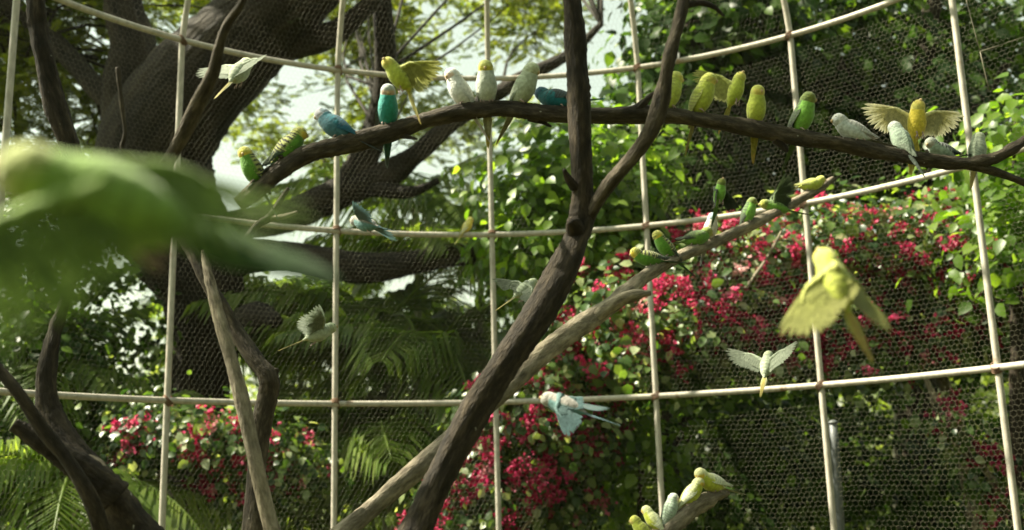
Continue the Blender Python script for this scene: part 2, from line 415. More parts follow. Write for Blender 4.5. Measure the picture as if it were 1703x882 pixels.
# ------------------------------------------------------------------ bare branches inside the aviary
def wood(name, label, cat, parts, base=None, group=None):
    """parts = [(part name, pixel path, material, rough, sides)]; the first one is the main stem"""
    built = []
    for i, (pn, pix, mat, rough, sides) in enumerate(parts):
        built.append((pn, *limb(pix, sides=sides, rough=rough, seed=len(name) * 7 + i), mat))
    if base is None:
        c = built[0][2]; base = c[int(np.argmin(c[:, 2])), :3]
    root = tag(empty(name, base), label, cat, group)
    for pn, (v, q, t), c, mat in built:
        link(pn, bulk(pn, v - np.asarray(base), [q, t], M[mat], bark=barkco(v, c)), root)
    return root, [b[2] for b in built]

DP = 2.75
perch_pix = [(398, 340, 26, 2.62), (425, 318, 32, 2.64), (460, 288, 32, 2.66), (510, 258, 31, 2.68), (565, 243, 31, 2.70), (640, 222, 30, 2.72), (715, 198, 29, 2.74),
             (780, 185, 27, 2.75), (840, 181, 27, 2.76), (900, 188, 27, 2.77), (990, 193, 28, 2.80), (1090, 190, 27, 2.84), (1190, 203, 27, 2.88),
             (1300, 224, 27, 2.90), (1400, 240, 25, 2.92), (1500, 260, 24, 2.94), (1585, 271, 22, 2.96), (1625, 270, 21, 2.97), (1665, 258, 19, 2.97), (1720, 226, 17, 2.97), (1790, 200, 16, 2.97)]
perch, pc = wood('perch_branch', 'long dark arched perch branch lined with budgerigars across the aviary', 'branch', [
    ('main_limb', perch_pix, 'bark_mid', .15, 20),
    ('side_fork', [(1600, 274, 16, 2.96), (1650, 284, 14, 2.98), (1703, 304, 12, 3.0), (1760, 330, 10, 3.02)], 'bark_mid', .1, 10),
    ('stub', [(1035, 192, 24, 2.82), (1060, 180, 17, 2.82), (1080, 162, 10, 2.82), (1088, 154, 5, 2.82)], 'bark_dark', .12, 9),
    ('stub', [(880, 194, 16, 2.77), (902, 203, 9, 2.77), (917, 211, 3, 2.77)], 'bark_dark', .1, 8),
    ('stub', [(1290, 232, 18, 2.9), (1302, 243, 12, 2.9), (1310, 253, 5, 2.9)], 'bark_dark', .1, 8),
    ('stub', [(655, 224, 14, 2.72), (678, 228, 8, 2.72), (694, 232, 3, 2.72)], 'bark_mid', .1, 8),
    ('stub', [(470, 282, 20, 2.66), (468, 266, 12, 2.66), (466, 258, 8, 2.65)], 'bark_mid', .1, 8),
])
forked, fc = wood('forked_tree', 'dark bare trunk climbing from bottom centre to the top with a thin side limb', 'branch', [
    ('trunk', [(640, 980, 56, 2.30), (690, 882, 52, 2.34), (733, 790, 50, 2.38), (785, 690, 51, 2.42), (842, 600, 49, 2.46), (903, 510, 50, 2.50), (945, 430, 48, 2.53),
               (966, 375, 41, 2.55), (968, 320, 36, 2.55), (965, 240, 37, 2.55), (962, 150, 38, 2.55), (957, 70, 34, 2.55), (950, -10, 32, 2.55), (945, -120, 31, 2.55)], 'bark_dark', .15, 24),
    ('side_limb', [(972, 385, 20, 2.56), (984, 352, 22, 2.54), (1012, 308, 24, 2.5), (1055, 258, 25, 2.47), (1084, 216, 27, 2.45), (1100, 165, 27, 2.44), (1112, 100, 22, 2.43),
                   (1126, 50, 20, 2.43), (1138, 0, 20, 2.43), (1150, -60, 18, 2.43)], 'bark_mid', .13, 18),
    ('twig', [(1138, 10, 13, 2.43), (1165, 5, 10, 2.45), (1187, 12, 8, 2.47), (1203, 26, 5, 2.5)], 'bark_dark', .1, 8),
    ('knot', [(962, 396, 36, 2.55), (955, 376, 29, 2.52), (948, 368, 13, 2.49)], 'bark_dark', .12, 10),
    ('stub', [(955, 312, 18, 2.54), (943, 294, 12, 2.52), (938, 282, 5, 2.5)], 'bark_dark', .1, 8),
])
lower_pix = [(480, 960, 36, 2.75), (575, 882, 34, 2.85), (650, 818, 33, 2.95), (735, 745, 33, 3.08), (830, 657, 34, 3.22), (900, 592, 34, 3.34), (960, 545, 33, 3.46), (1020, 505, 30, 3.58),
             (1075, 458, 22, 3.7), (1130, 427, 21, 3.84), (1200, 397, 19, 4.0), (1270, 364, 18, 4.15), (1320, 337, 16, 4.28), (1365, 312, 14, 4.38), (1385, 297, 8, 4.42)]
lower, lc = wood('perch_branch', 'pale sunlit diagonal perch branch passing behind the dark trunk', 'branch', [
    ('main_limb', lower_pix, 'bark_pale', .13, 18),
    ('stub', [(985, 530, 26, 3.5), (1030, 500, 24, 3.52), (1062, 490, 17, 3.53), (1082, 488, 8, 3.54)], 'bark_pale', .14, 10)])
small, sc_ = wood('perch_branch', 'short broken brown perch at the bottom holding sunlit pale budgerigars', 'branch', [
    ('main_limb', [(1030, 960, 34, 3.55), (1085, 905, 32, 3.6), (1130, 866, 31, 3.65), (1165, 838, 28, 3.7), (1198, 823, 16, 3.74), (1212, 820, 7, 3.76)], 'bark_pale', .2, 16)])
left_tree, _ = wood('gnarled_tree', 'dark gnarled bare trunk in the lower left corner with a tall curved limb', 'branch', [
    ('trunk', [(300, 1000, 86, 2.5), (255, 930, 77, 2.5), (208, 870, 69, 2.5), (160, 795, 58, 2.5), (112, 738, 48, 2.52), (84, 690, 40, 2.54), (76, 630, 34, 2.56), (92, 550, 22, 2.6), (112, 490, 17, 2.62),
               (130, 430, 17, 2.64), (140, 370, 19, 2.64), (133, 300, 29, 2.64), (112, 230, 36, 2.64), (90, 170, 34, 2.64), (74, 100, 33, 2.64), (62, 30, 29, 2.64), (55, -70, 26, 2.64)], 'bark_dark', .12, 16),
    ('dead_stub', [(190, 830, 60, 2.42), (140, 785, 53, 2.40), (90, 748, 40, 2.38), (45, 720, 29, 2.36), (22, 706, 22, 2.35)], 'bark_dark', .14, 12),
    ('side_limb', [(175, 900, 29, 2.35), (150, 830, 26, 2.33), (112, 765, 23, 2.32), (70, 712, 22, 2.31), (35, 660, 21, 2.30), (0, 618, 19, 2.3), (-60, 560, 17, 2.3)], 'bark_dark', .1, 12),
    ('spur', [(150, 770, 26, 2.44), (168, 776, 17, 2.42), (172, 786, 8, 2.40)], 'bark_pale', .15, 8)])
leaning, _ = wood('leaning_stick', 'pale slim leaning stick left of the second upright bar', 'branch', [
    ('main_stem', [(490, 990, 27, 2.55), (450, 870, 26, 2.58), (420, 745, 25, 2.62), (398, 650, 24, 2.66), (375, 565, 22, 2.70), (357, 500, 20, 2.74), (344, 445, 14, 2.78), (338, 418, 8, 2.8)], 'bark_pale', .08, 12)])
elbow, _ = wood('elbow_branch', 'brown forked post bending at an elbow knot behind the pale leaning stick', 'branch', [
    ('post', [(425, 1000, 43, 2.85), (424, 882, 40, 2.87), (428, 770, 33, 2.9), (436, 700, 32, 2.92), (446, 655, 33, 2.93), (446, 628, 34, 2.93), (425, 600, 29, 2.95), (398, 560, 28, 2.98), (370, 515, 26, 3.0), (345, 470, 23, 3.02), (320, 420, 21, 3.05), (290, 375, 17, 3.08)], 'bark_mid', .12, 14),
    ('stub', [(446, 640, 26, 2.93), (456, 622, 15, 2.93), (460, 613, 8, 2.93)], 'bark_mid', .12, 9)])
thin_l, _ = wood('thin_branch', 'thin curved twig-like branch with sunlit edge at upper left', 'branch', [
    ('main_stem', [(418, -40, 13, 2.3), (402, 5, 13, 2.3), (378, 40, 14, 2.32), (364, 80, 17, 2.34), (355, 120, 21, 2.36), (333, 165, 25, 2.38), (312, 210, 25, 2.4), (288, 255, 23, 2.42), (262, 298, 19, 2.45), (235, 345, 18, 2.5), (200, 420, 16, 2.55)], 'bark_mid', .1, 12),
    ('twig', [(290, 250, 8, 2.42), (286, 234, 5, 2.41), (288, 220, 4, 2.41)], 'bark_mid', .1, 7),
    ('side_twig', [(262, 296, 12, 2.45), (240, 278, 11, 2.45), (212, 256, 9, 2.45), (203, 244, 8, 2.45), (208, 220, 7, 2.45), (202, 170, 8, 2.45), (196, 112, 8, 2.45)], 'bark_mid', .1, 8)])
snag, _ = wood('forked_twig', 'small forked twig poking up below the left end of the perch', 'branch', [
    ('main_stem', [(395, 420, 15, 2.7), (425, 378, 13, 2.72), (448, 362, 13, 2.74), (460, 345, 11, 2.75), (470, 328, 9, 2.75), (480, 313, 6, 2.75)], 'bark_mid', .12, 9),
    ('twig', [(446, 364, 10, 2.74), (470, 361, 9, 2.73), (495, 353, 5, 2.72)], 'bark_pale', .12, 8)])

# ------------------------------------------------------------------ budgerigars
CM = .01
def pal(cap, mask, breast, back, wing, tail, bar=.0, flight=None, beak=None):
    return dict(cap=cap, mask=mask, breast=breast, back=back, wing=wing, tail=tail, bar=bar, flight=flight or wing)
PAL = {
 'green': pal((.62, .58, .12), (.70, .52, .05), (.11, .27, .025), (.40, .42, .13), (.42, .43, .15), (.02, .07, .08), .95, (.05, .08, .04)),
 'dullgreen': pal((.30, .33, .06), (.34, .33, .05), (.14, .30, .035), (.12, .20, .04), (.10, .15, .05), (.10, .16, .04), .4, (.04, .05, .03)),
 'brightgreen': pal((.22, .26, .05), (.22, .25, .05), (.20, .42, .06), (.10, .17, .05), (.06, .09, .04), (.10, .15, .05), .5, (.04, .05, .03)),
 'yellowgreen': pal((.60, .60, .12), (.66, .56, .12), (.46, .52, .07), (.50, .54, .10), (.52, .54, .14), (.60, .44, .08), .32, (.42, .42, .14)),
 'yellow': pal((.75, .66, .16), (.75, .60, .14), (.70, .55, .06), (.72, .64, .18), (.76, .70, .34), (.66, .60, .14), .0, (.78, .74, .48)),
 'lime': pal((.80, .79, .42), (.76, .55, .06), (.56, .60, .07), (.80, .82, .42), (.80, .82, .58), (.76, .72, .48), .16, (.58, .60, .40)),
 'pale': pal((.66, .66, .22), (.62, .54, .08), (.52, .55, .47), (.50, .52, .44), (.34, .35, .30), (.50, .40, .06), .25, (.22, .23, .2)),
 'palegreen': pal((.52, .57, .36), (.50, .52, .34), (.44, .49, .36), (.42, .47, .34), (.36, .41, .30), (.46, .38, .10), .28, (.27, .31, .23)),
 'white': pal((.72, .72, .69), (.70, .52, .42), (.70, .70, .67), (.68, .68, .65), (.66, .66, .62), (.66, .58, .52), .10, (.56, .56, .52)),
 'greywhite': pal((.74, .74, .70), (.64, .66, .66), (.58, .62, .60), (.66, .64, .58), (.62, .60, .54), (.50, .46, .36), .30, (.55, .53, .47)),
 'mint': pal((.58, .58, .55), (.50, .36, .32), (.46, .56, .44), (.50, .60, .48), (.50, .60, .46), (.42, .46, .38), .35, (.42, .48, .38)),
 'turquoise': pal((.40, .44, .42), (.46, .33, .26), (.03, .27, .24), (.22, .28, .26), (.24, .29, .25), (.12, .14, .12), .5, (.15, .18, .15)),
 'blue': pal((.52, .50, .56), (.46, .44, .52), (.06, .17, .22), (.02, .18, .24), (.015, .11, .17), (.01, .05, .10), .35, (.02, .12, .20)),
 'teal': pal((.03, .09, .16), (.03, .10, .16), (.008, .13, .16), (.008, .16, .19), (.04, .07, .08), (.015, .19, .24), .6, (.05, .07, .07)),
 'bluewhite': pal((.38, .50, .56), (.60, .58, .55), (.68, .62, .54), (.56, .58, .56), (.50, .52, .50), (.4, .45, .45), .3),
 'barred': pal((.40, .42, .36), (.46, .44, .36), (.32, .40, .30), (.46, .48, .42), (.44, .46, .42), (.05, .16, .30), 1.0, (.08, .12, .10)),
 'flygreen': pal((.36, .40, .12), (.42, .42, .16), (.24, .40, .07), (.25, .40, .07), (.24, .36, .07), (.05, .13, .02), .2, (.20, .30, .06)),
 'flyteal': pal((.42, .40, .36), (.4, .37, .34), (.13, .25, .25), (.36, .33, .30), (.15, .25, .25), (.10, .28, .33), .15, (.12, .22, .23)),
}

def blade(root, d, n, L, w, c, thin=.35, bend=0., k0=0., bar=0., tipc=None):
    """one feather: pointed thin blade, 2 x 5 quads, slightly cambered"""
    d = unit(d); n = unit(n - d * (n @ d)); s = np.cross(n, d)
    V, C = [], []
    us = [0, .12, .4, .7, .9, 1]; ws = [.35, .75, 1, .95, .6, .08]
    for u, ww in zip(us, ws):
        for v in (-1, 0, 1):
            V.append(root + d * L * u + s * v * w * ww + n * (bend * L * u * u - .12 * w * abs(v)))
            cc_ = np.array(c) * (1 - .25 * u) if not tipc else np.array(c) * u + np.array(tipc) * (1 - u)
            C.append(cc_ * (.72 if v == 0 else 1.05 if v > 0 else .9))
    Q = [[i * 3 + j, i * 3 + j + 1, i * 3 + j + 4, i * 3 + j + 3] for i in range(5) for j in range(2)]
    m = len(V)
    return np.array(V), np.array(Q), np.array(C), np.full(m, bar), np.repeat(np.array(us) * L * 900 + k0, 3), np.full(m, thin)

def merge(bl):
    V, Q, C, B, A, T, o = [], [], [], [], [], [], 0
    for v, q, c, b, a, t in bl:
        V.append(v); Q.append(q + o); C.append(c); B.append(b); A.append(a); T.append(t); o += len(v)
    return [np.concatenate(x) for x in (V, Q, C, B, A, T)]

def feather_mesh(name, bl):
    V, Q, C, B, A, T = merge(bl)
    return bulk(name, V, Q, M['plumage'], True, dict(bar=B, along=A, thin=T), C)

EYE = None
def budgie(foot, yaw, label, pal_, pitch=58, hy=0, hp=-8, tail=None, size=1.0, roll=0, wings='folded', lift=0., dih=(20, 20), sweep=(0, 0),
           body_pitch_free=False, fan=3, group=None, tuck=0., feet=True, tw=1.0, spread=1.0, fw_=1.0, lean=0, flare=0.):
    """foot = world point gripped (or the body centre in flight). yaw 0 faces right in the picture, -90 the viewer."""
    p = PAL[pal_]
    a = R(pitch); d = np.array([math.cos(a), 0, math.sin(a)]); nd = np.array([-math.sin(a), 0, math.cos(a)])   # nd = dorsal
    up = np.array([0, 0, 1.])
    ta = R(180 + (pitch if tail is None else tail)); td = np.array([math.cos(ta), 0, math.sin(ta)])
    if wings == 'folded': p0 = np.array([0, 0, 1.75]) - d * 1.7
    else: p0 = -d * 3.2
    ah = R(pitch * .55 + 38 if wings == 'folded' else pitch + 6)
    hd = np.array([math.cos(ah), 0, math.sin(ah)])
    neck = p0 + d * 5.6; h0 = neck + hd * 1.75 + np.array([.25, 0, 0])
    hyr, hpr = R(hy), R(hp)
    hf = np.array([math.cos(hpr) * math.cos(hyr), math.cos(hpr) * math.sin(hyr), math.sin(hpr)])
    if wings != 'folded': hf = unit(d * math.cos(hyr) + np.array([0, math.sin(hyr), 0]) + nd * math.sin(hpr))
    hup = unit((up if wings == 'folded' else nd) - hf * ((up if wings == 'folded' else nd) @ hf)); hs_ = np.cross(hup, hf)
    fat = np.array([1, 1, 1, 1.08, 1.08])
    ctrl = fat * np.array([[*(p0 + td * 2.0), .25, .25], [*(p0 + td * .9), .72, .62], [*p0, 1.3, 1.25], [*(p0 + d * 1.9 - nd * .15), 1.95, 1.95], [*(p0 + d * 3.9 - nd * .12), 2.05, 2.1],
                     [*neck, 1.68, 1.76], [*(neck + hd * .95), 1.52, 1.56], [*h0, 1.48, 1.52], [*(h0 + hd * .8), 1.16, 1.18], [*(h0 + hd * 1.22), .70, .72], [*(h0 + hd * 1.38), .12, .12]])
    cs = catmull(ctrl, 40); nS = 20
    c3, ry, rn = cs[:, :3], np.maximum(cs[:, 3], .06), np.maximum(cs[:, 4], .06)
    T = np.gradient(c3, axis=0); T /= np.linalg.norm(T, axis=1)[:, None]
    Nn = np.stack([-T[:, 2], np.zeros(40), T[:, 0]], 1)
    ph = np.linspace(0, 2 * np.pi, nS, endpoint=False)
    V = c3[:, None, :] + (ry[:, None] * np.cos(ph))[..., None] * np.array([0, 1., 0]) + (rn[:, None] * np.sin(ph))[..., None] * Nn[:, None, :]
    rb = np.random.default_rng(int(abs(foot[0] * 997 + foot[2] * 313)) + 3)
    V = V + rb.normal(0, .018, V.shape)
    tpar = np.repeat(np.linspace(0, 1, 40), nS); dors = np.tile(np.sin(ph), 40)
    V = V.reshape(-1, 3)
    C = np.zeros((len(V), 3)); B = np.zeros(len(V))
    for i, v in enumerate(V):
        dv = v - h0; dist = np.linalg.norm(dv); dr = dv / (dist + 1e-9)
        if tpar[i] > .60 and dist < 2.1:
            f_, u_ = dr @ hf, dr @ hup
            if f_ > .38 and u_ < .12: c = p['mask']; b = 0
            elif f_ > .05 or u_ > .75: c = p['cap']; b = 0
            else: c = tuple(.5 * x + .5 * y for x, y in zip(p['cap'], p['back'])); b = .55 * p['bar']
        elif dors[i] > .15: c = p['back']; b = p['bar']
        elif tpar[i] < .14: c = tuple(.6 * x + .4 * y for x, y in zip(p['breast'], p['tail'])); b = 0
        else: c = p['breast']; b = 0
        C[i] = np.array(c) * rb.uniform(.93, 1.07); B[i] = b
    ii_ = np.arange(39)[:, None] * nS; jj = np.arange(nS)[None, :]; jn = (jj + 1) % nS
    Q = np.stack([ii_ + jj, ii_ + jn, ii_ + nS + jn, ii_ + nS + jj], -1).reshape(-1, 4)
    a0, a1 = len(V), len(V) + 1
    V = np.vstack([V, c3[0], c3[-1]]); C = np.vstack([C, C[0], C[-2]]); B = np.append(B, [0, 0])
    j = np.arange(nS); jn = (j + 1) % nS
    tri = np.concatenate([np.stack([np.full(nS, a0), jn, j], 1), np.stack([np.full(nS, a1), 39 * nS + j, 39 * nS + jn], 1)])
    along = np.append(tpar, [0, 1]) * 11 * 9.0
    k = CM * size * 1.2
    me = bulk('budgerigar', V * k, [Q, tri], M['plumage'], True, dict(bar=B, along=along, thin=np.zeros(len(V))), C)
    o = link('budgerigar', me)
    o.matrix_world = Matrix.Translation(Vector([float(x) for x in foot])) @ Matrix.Rotation(R(yaw), 4, 'Z') @ Matrix.Rotation(R(lean), 4, 'Y') @ Matrix.Rotation(R(roll), 4, 'X')
    tag(o, label, 'budgerigar', group)
    # wings
    for sd in (1, -1):
        S = p0 + d * 4.75 + nd * .75 + np.array([0, sd * 1.45, 0])
        bl = []
        if wings == 'folded':
            lf = lift if isinstance(lift, (int, float)) else lift[0 if sd > 0 else 1]
            tip = p0 + td * 3.0 + nd * .75 + np.array([0, sd * (.35 + 3 * lf), 0])
            ax = tip - S; L = np.linalg.norm(ax); ax = ax / L
            outw = np.array([0, sd * 1.0, 0]) + nd * .55; outw = unit(outw - ax * (outw @ ax)); ac = np.cross(ax, outw) * sd   # ac ~ dorsal
            if ac @ nd < 0: ac = -ac
            nu, nv = 14, 9
            G = []
            for layer in (0, 1):
                for iu in range(nu):
                    u = iu / (nu - 1); w = 1.75 * (max(math.sin(math.pi * min(1, (u + .09) ** .62)), .02) ** .75) * (1 - .42 * u)
                    for iv in range(nv):
                        v = -1 + 2 * iv / (nv - 1)
                        pos = S + ax * L * u + outw * (.62 * math.sin(math.pi * min(1, u * .95 + .08)) + .12) + ac * (v * w - .25 * u)
                        pos = pos - outw * (.42 * v * v * w * .6) - outw * (.3 * layer * (1 - v * v) + .02 * layer)
                        G.append(pos)
            G = np.array(G); m_ = nu * nv; Qw = []
            for iu in range(nu - 1):
                for iv in range(nv - 1):
                    q = [iu * nv + iv, iu * nv + iv + 1, (iu + 1) * nv + iv + 1, (iu + 1) * nv + iv]
                    Qw.append(q); Qw.append([x + m_ for x in q[::-1]])
            Cw, Bw, Aw = [], [], []
            for layer in (0, 1):
                for iu in range(nu):
                    u = iu / (nu - 1)
                    for iv in range(nv):
                        v = -1 + 2 * iv / (nv - 1)
                        fl = u > .52 + .1 * v
                        cc = np.array(p['flight'] if fl else p['wing'])
                        if fl and abs(v - .15) < .12: cc = .5 * cc + .5 * np.array(p['back'])
                        Cw.append(cc * rb.uniform(.9, 1.1)); Bw.append(p['bar'] * (.5 if fl else 1)); Aw.append(u * L * 9 + v * v * 2.2)
            bl.append((G, np.array(Qw), np.array(Cw), np.array(Bw), np.array(Aw), np.full(len(G), .05)))
            for kf in range(4):      # primaries showing at the wing tip
                bl.append(blade(S + ax * L * (.62 + .03 * kf) + ac * (.25 - .16 * kf) + outw * (.22 - .05 * kf), ax + ac * (.02 + .05 * kf), outw, L * (.47 - .05 * kf), .42, p['flight'], .05, 0, kf * 2, p['bar'] * .3))
        else:
            q = 0 if sd > 0 else 1
            dh, sw = R(dih[q]), R(sweep[q])
            lat = np.array([0, sd * 1.0, 0])
            sp = lat * math.cos(dh) + nd * math.sin(dh); nrm = nd * math.cos(dh) - lat * math.sin(dh)
            fw = d * math.cos(sw) - sp * math.sin(sw) ; sp2 = sp * math.cos(sw) + d * math.sin(sw)   # sweep turns the wing fore / aft
            sp, fw = sp2, fw
            S = p0 + d * 4.6 + nd * .9 + lat * 1.2
            wr = S + sp * 4.0 * spread + fw * .9
            for kf in range(13):
                t = kf / 12; an = R(8 + 82 * t * spread) + rb.normal(0, .02)
                dd = sp * math.cos(an) - fw * math.sin(an)
                bl.append(blade(wr - fw * .25 * t - nrm * .02 * kf, dd, nrm, (8.6 - 2.6 * t + (.0 if kf else -.7)) * rb.uniform(.95, 1.03), .48 * fw_, p['flight'], .45, .05, kf, p['bar'] * .3, p['wing']))
            for kf in range(12):
                t = kf / 11; rt = wr * (1 - t) + (S + fw * .2) * t - fw * .3
                bl.append(blade(rt - nrm * .02 * (10 + kf), -fw + sp * .12 * (1 - t), nrm, (5.6 - .5 * t) * rb.uniform(.93, 1.04), .46 * fw_, p['flight'], .4, .03, kf, p['bar'] * .4, p['wing']))
            for row in range(2):      # coverts
                for kf in range(9):
                    t = kf / 8; rt = wr * (1 - t) + S * t + fw * (.25 - .4 * row) + nrm * (.2 - .1 * row) + sp * (.9 * (1 - t))
                    bl.append(blade(rt, -fw + sp * .35 * (1 - t), nrm, 2.6 + row * .9, .56 * (fw_ if fw_ < .9 else 1), p['wing'], .2, -.06, kf + row, p['bar']))
            V2, Q2, t2 = tube_arrays(np.array([S - sp * 1.0 - fw * .5, S + sp * 1.2 + fw * .25, wr, wr + sp * 1.3 - fw * .2, wr + sp * 2.6 - fw * .9]), np.array([1.0, .62, .45, .3, .1]), 8)
            bl.append((V2, Q2, np.tile(np.array(p['wing']), (len(V2), 1)), np.full(len(V2), p['bar']), np.linspace(0, 60, len(V2)), np.zeros(len(V2))))
        V3, Q3, C3, B3, A3, T3 = merge(bl)
        link('wing', bulk('wing', V3 * k, Q3, M['plumage'], True, dict(bar=B3, along=A3, thin=T3), C3), o)
    # tail
    bl = []
    sdv = np.array([0, 1., 0]); ndt = np.array([td[2], 0, -td[0]]); ndt = ndt if ndt @ nd > 0 else -ndt
    for kf, (off, L) in enumerate([(0, 10.2), (-.5, 9.9), (.5, 8.6), (-1, 7.8), (1, 7.4), (-1.7, 6.2), (1.7, 6.0), (-2.4, 5), (2.4, 5)]):
        bl.append(blade(p0 + td * .6 + sdv * .12 * off + ndt * (.12 - .03 * kf), td + sdv * math.tan(R(fan)) * off * .6, ndt, L * .9, (.42 + .03 * fan * .5) * tw, p['tail'] if kf < 3 else tuple(.5 * x + .5 * y for x, y in zip(p['tail'], p['breast'])), .15, 0, kf, .0))
    V3, Q3, C3, B3, A3, T3 = merge(bl)
    link('tail', bulk('tail', V3 * k, Q3, M['plumage'], True, dict(bar=B3, along=A3, thin=T3), C3), o)
    # beak, cere, eyes
    bp_ = h0 + hf * 1.22 - hup * .18
    pth = catmull([bp_ - hf * .1, bp_ + hf * .30 - hup * .05, bp_ + hf * .42 - hup * .32, bp_ + hf * .22 - hup * .68], 9)
    v, q, t = tube_arrays(pth, np.array([.40, .42, .40, .36, .31, .25, .18, .1, .03]), 9)
    link('beak', bulk('beak', v * k, [q, t], M['beak']), o)
    for sd in (1, -1):
        e = h0 + unit(hf * .62 + hs_ * sd * .80 + hup * .26) * 1.36
        n_ = unit(e - h0)
        v, q, t = tube_arrays(np.array([e - n_ * .2, e - n_ * .05, e + n_ * .08, e + n_ * .15, e + n_ * .17]), np.array([.26, .27, .22, .12, .02]), 9)
        link('eye', bulk('eye', v * k, [q, t], M['eye']), o)
    if feet:
        for sd in (1, -1):
            y = sd * .95; parts_ = []
            if wings == 'folded':
                top = np.array([.1, y, 1.2]); an_ = np.array([0, y, .35])
                parts_.append(tube_arrays(catmull([top, (top + an_) / 2 + [-.15, 0, 0], an_], 5), np.array([.42, .3, .2, .17, .17]), 7))
                for tx, ty in ((1.1, .35), (1.15, -.3), (-.95, .3), (-.9, -.3)):
                    parts_.append(tube_arrays(catmull([an_, [tx * .55, y + ty * .6, .28], [tx, y + ty, .02], [tx * 1.22, y + ty * 1.1, -.45]], 6), np.array([.17, .17, .15, .14, .11, .04]), 6))
            else:
                b0 = p0 + d * 1.6 - nd * 1.5 + np.array([0, y * .8, 0]); b1 = b0 - nd * .7 - d * .9
                parts_.append(tube_arrays(np.array([b0 + nd * .5, b0, b1]), np.array([.4, .28, .15]), 7))
                for ty in (.3, -.3): parts_.append(tube_arrays(np.array([b1, b1 - d * .7 + [0, ty, 0], b1 - d * 1.2 - nd * .3 + [0, ty, 0]]), np.array([.14, .12, .05]), 6))
            v, q, t = join(parts_)
            link('foot', bulk('foot', v * k, [q, t], M['foot']), o)
    return o

def on(path, px, dz=.92, off=0.):
    """point on top of a branch path at picture column px"""
    scr = np.array([[(q[:3] @ RIGHT) / (q[:3] @ FWD) * F + W / 2] for q in path])[:, 0]
    i = int(np.argmin(abs(scr - px))); j = min(max(i + (1 if scr[min(i + 1, len(scr) - 1)] > scr[i] and px > scr[i] else -1), 0), len(scr) - 1)
    t = 0 if i == j or scr[j] == scr[i] else np.clip((px - scr[i]) / (scr[j] - scr[i]), 0, 1)
    c = path[i] * (1 - t) + path[j] * t
    return c[:3] + np.array([0, 0, c[3] * dz])
mp_, lp_, bp2 = pc[0], lc[0], sc_[0]
GP, GL, GB, GF = 'budgerigars on the arched perch', 'budgerigars on the pale diagonal perch', 'budgerigars on the short broken perch', 'budgerigars in flight'
budgie(on(mp_, 425), 205, 'green budgerigar with yellow head lowest on the left end of the arched perch', 'green', 62, 60, -20, group=GP, size=.92)
budgie(on(mp_, 470), 22, 'green budgerigar with barred back and yellow face looking right, left end of perch', 'green', 50, -12, -6, group=GP)
budgie(on(mp_, 566), 172, 'blue budgerigar with pale lilac head leaning left on the arched perch', 'blue', 38, 20, -22, tail=30, group=GP, size=1.0)
budgie(on(mp_, 645), -82, 'turquoise-breasted budgerigar with grey head facing the viewer', 'turquoise', 62, 0, -35, lift=(0, .55), group=GP)
budgie(on(mp_, 772), 200, 'white budgerigar with peach face looking left, beside the yellow-headed one', 'white', 60, 20, -22, group=GP)
budgie(on(mp_, 810), -92, 'pale grey budgerigar with yellow head sitting upright and facing the viewer', 'pale', 72, 0, -22, tail=82, group=GP, size=1.05)
budgie(on(mp_, 866), -35, 'pale greenish budgerigar leaning right to touch the teal one', 'palegreen', 56, 20, -25, group=GP, size=1.08)
budgie(on(mp_, 933), 152, 'teal budgerigar with dark wings beside the dark trunk', 'teal', 22, 10, 25, tail=8, group=GP, size=.95)
budgie(on(mp_, 1110), 18, 'yellow-green budgerigar partly behind the thin side limb, looking right', 'yellowgreen', 64, -10, -10, group=GP, size=1.08)
budgie(on(mp_, 1163), -28, 'yellow-green budgerigar with drooped wings looking right, between limb and fluttering bird', 'yellowgreen', 60, 10, -12, tail=74, lift=(.35, .3), group=GP, size=1.08)
budgie(P(1222, 152, 3.0), -40, 'yellow budgerigar fluttering with both wings raised above the perch', 'yellowgreen', 62, 0, 0, wings='fly', dih=(72, 66), sweep=(5, 5), fan=6, group=GF, spread=.95, size=.85)
budgie(on(mp_, 1258), -78, 'plump yellow-green budgerigar facing the viewer with long tail hanging down', 'yellowgreen', 66, 10, -12, tail=76, group=GP, size=.98)
budgie(on(mp_, 1333), -48, 'bright green budgerigar with dark wing and head turned right', 'brightgreen', 62, 35, -15, tail=60, lift=(0, .5), group=GP, size=1.05)
budgie(on(mp_, 1428), 190, 'whitish-grey budgerigar crouching and looking left on the right half of the perch', 'greywhite', 32, -5, -5, tail=14, group=GP, size=.98)
budgie(on(mp_, 1506), 118, 'pale mint budgerigar seen from behind below the fluttering yellow bird', 'mint', 64, -60, 10, group=GP, size=.95)
budgie(P(1524, 205, 3.05), -80, 'yellow budgerigar with both wings spread wide above the mint one', 'yellow', 68, 5, -15, wings='fly', dih=(2, 8), sweep=(8, 14), fan=9, group=GF, size=1.0)
budgie(on(mp_, 1582) + np.array([0, .03, 0]), 200, 'grey barred budgerigar with blue tail low behind the perch near right upright', 'barred', 25, 10, -20, tail=-10, group=GP, size=.85)
budgie(on(mp_, 1641) + np.array([0, .06, 0]), 40, 'pale green budgerigar right of the last upright bar by the perch fork', 'palegreen', 62, -10, -5, group=GP, size=.95)
budgie(on(lp_, 1086), 192, 'green budgerigar with white crown stooping left, lowest on the diagonal perch', 'green', 12, -8, -20, tail=4, group=GL, size=1.0)
budgie(on(lp_, 1112), 200, 'green budgerigar with pale barred back stretching up beside the stooping one', 'green', 52, 150, -25, tail=40, group=GL, size=1.0)
budgie(on(lp_, 1152), 14, 'dull green budgerigar lying low along the diagonal perch', 'dullgreen', 18, 0, -15, tail=10, group=GL, size=1.05)
budgie(on(lp_, 1180), -60, 'white budgerigar with blue-grey head on the diagonal perch', 'bluewhite', 62, 20, -12, group=GL, size=.95)
budgie(on(lp_, 1243), -20, 'small green budgerigar sitting upright in the middle of the diagonal perch', 'brightgreen', 66, 10, -10, tail=62, group=GL, size=.95)
